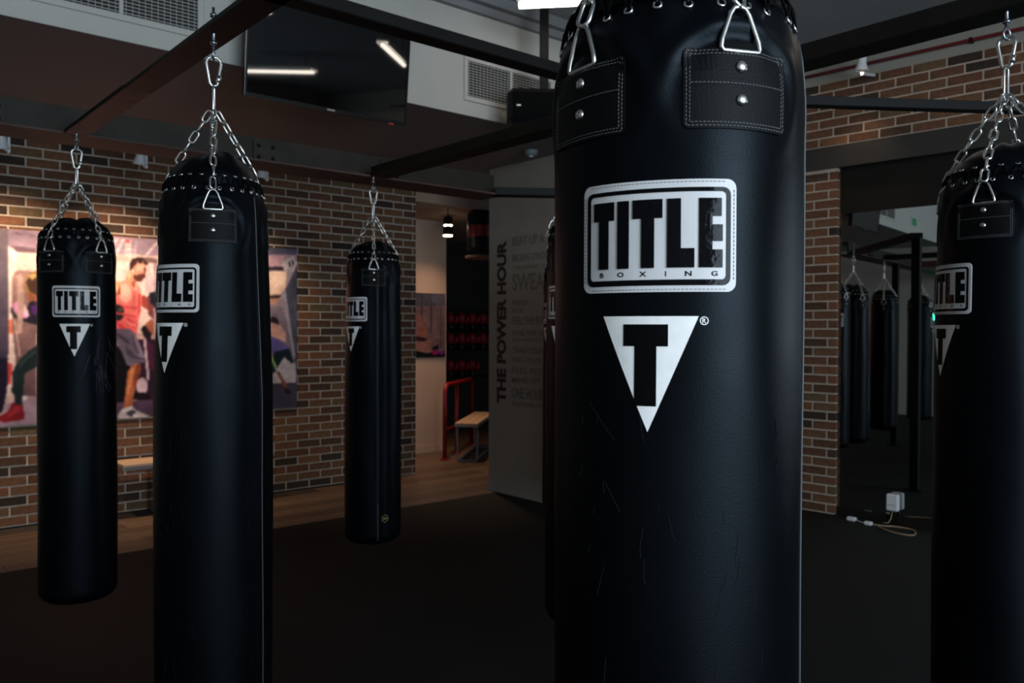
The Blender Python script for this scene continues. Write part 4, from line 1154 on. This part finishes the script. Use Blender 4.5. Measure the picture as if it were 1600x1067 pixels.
dr = empty('hanging_drum', (5.80, 7.30, 2.30)); tag(dr, 'black and red hanging drum above a round wooden board, half hidden by the grey wall', 'drum')
MB().lathe([(.14, .09), (.15, .12), (.15, .24)], 28).build('lower_drum', M_PLBLACK, dr, smooth=False)
MB().lathe([(.151, .24), (.151, .37)], 28).build('red_band', M_RED, dr)
MB().lathe([(.15, .37), (.15, .50), (.12, .53)], 28).build('upper_drum', M_PLBLACK, dr)
MB().lathe([(.165, .0), (.175, .01), (.175, .025), (.165, .032)], 32).build('round_board', M_WOOD, dr)
MB().tube([(0, 0, .03), (0, 0, .10)], .02, 8).build('spindle', M_STEEL, dr)

rk = empty('glove_rack', (7.15, 9.98, 0)); tag(rk, 'dark wire rack on the far wall behind the red gloves', 'rack')
for z in (1.50, 1.20, .80): 
    b = MB(); b.tube([(-.14, -.2, z), (1.62, -.2, z)], .006, 6); b.tube([(-.14, -.02, z), (1.62, -.02, z)], .006, 6)
    for i in range(9): b.tube([(.05+i*.175, -.2, z), (.05+i*.175, -.02, z)], .004, 5)
    b.build('shelf', M_STEEL, rk)
for x in (-.14, 1.62): box('upright', M_STEEL, x-.01, x+.01, -.02, .06, .5, 1.95, rk)
def glove_meshes():
    bm = bmesh.new(); bmesh.ops.create_uvsphere(bm, u_segments=16, v_segments=12, radius=1)
    for v in bm.verts:
        x, y_, z = v.co; k = 1.0 if z > 0 else 1-.28*(-z); v.co = Vector((x*.068*k, y_*.062*k, .155+z*.105)) + Vector((0, -.012*(1 if z > 0 else 0)*z, 0))
    a = bpy.data.meshes.new('mitt'); bm.to_mesh(a); bm.free(); a.materials.append(M_GLOVE); a.shade_smooth()
    th = MB().tube([(.048, -.02, .09), (.078, -.035, .13), (.082, -.045, .18), (.070, -.05, .21)], [.026, .030, .026, .014], 10).mesh('thumb', M_GLOVE); th.shade_smooth()
    cf = MB().lathe([(.05, 0), (.056, .01), (.052, .085), (.04, .095)], 18).mesh('cuff', M_GLOVEK); cf.shade_smooth()
    return a, th, cf
gm = glove_meshes()
where = {0: 'top', 1: 'middle', 2: 'bottom'}
cnt = {0: 5, 1: 5, 2: 3}
order = ['leftmost', 'second from the left', 'middle', 'second from the right', 'rightmost']
for row, z in enumerate((1.506, 1.206, .806)):
    for k in range(cnt[row]):
        g = empty('boxing_glove', (7.26+k*.205, 9.86, z), random.uniform(-.3, .3))
        nm = order[k] if cnt[row] == 5 else ('left', 'middle', 'right')[k]
        tag(g, 'red boxing glove, %s on the %s rack row beyond the passage' % (nm, where[row]), 'boxing glove', 'red gloves on the far rack')
        g.scale = (1.12, 1.12, 1.0)
        for nme, me in zip(('mitt', 'thumb', 'cuff'), gm): link(nme, me, g)

# ================================================================== SMALL THINGS BY THE MIRROR
ob = rw(empty('power_adapter', (0, 0, 0))); tag(ob, 'white power adapter box low in front of the mirror', 'adapter')
box('case', M_PLWHITE, -.515, -.425, -.03, .02, .105, .235, ob, bev=.008)
box('label_area', M_PLBLACK, -.50, -.44, .0199, .0206, .150, .153, ob)
box('foot_bracket', M_STEEL, -.49, -.45, -.03, .0, 0, .105, ob)
o = MB(); o.tube([(-.47, .0, .105), (-.47, .03, .05), (-.46, .05, .02), (-.42, .06, .012)], .004, 6); o.build('lead', M_CABLE, ob, smooth=True)
wc = empty('cable', (0, 0, 0)); tag(wc, 'beige cable looped on the black floor in front of the mirror', 'cable')
L_ = [(6.26, 3.03), (6.29, 2.92), (6.33, 2.86), (6.33, 2.74), (6.24, 2.67), (6.15, 2.66), (6.13, 2.75), (6.17, 2.86), (6.24, 2.95)]
def catmull(P, n=6, closed_=False):
    P = [Vector((*p, 0)) if len(p) == 2 else Vector(p) for p in P]; out = []
    for i in range(len(P)-1):
        a = P[max(0, i-1)]; b = P[i]; c = P[i+1]; d = P[min(len(P)-1, i+2)]
        for k in range(n):
            t = k/n; out.append(.5*((2*b)+(c-a)*t+(2*a-5*b+4*c-d)*t*t+(3*b-a-3*c+d)*t**3))
    out.append(P[-1]); return out
MB().tube([(p.x, p.y, .006) for p in catmull(L_)], .006, 6).build('cable_loop', M_CABLE, wc, smooth=True)
pg = empty('plug', (0, 0, 0)); tag(pg, 'small white plug with short lead lying left of the cable loop', 'plug')
b = MB(); b.bevbox(6.26, 6.31, 3.15, 3.22, 0, .030, .008); b.build('plug_body', M_PLWHITE, pg)
b = MB(); b.bevbox(6.22, 6.265, 3.00, 3.06, 0, .028, .008); b.build('connector', M_PLWHITE, pg)
MB().tube([(6.285, 3.15, .012), (6.27, 3.10, .006), (6.245, 3.06, .010)], .005, 6).build('lead', M_PLWHITE, pg, smooth=True)
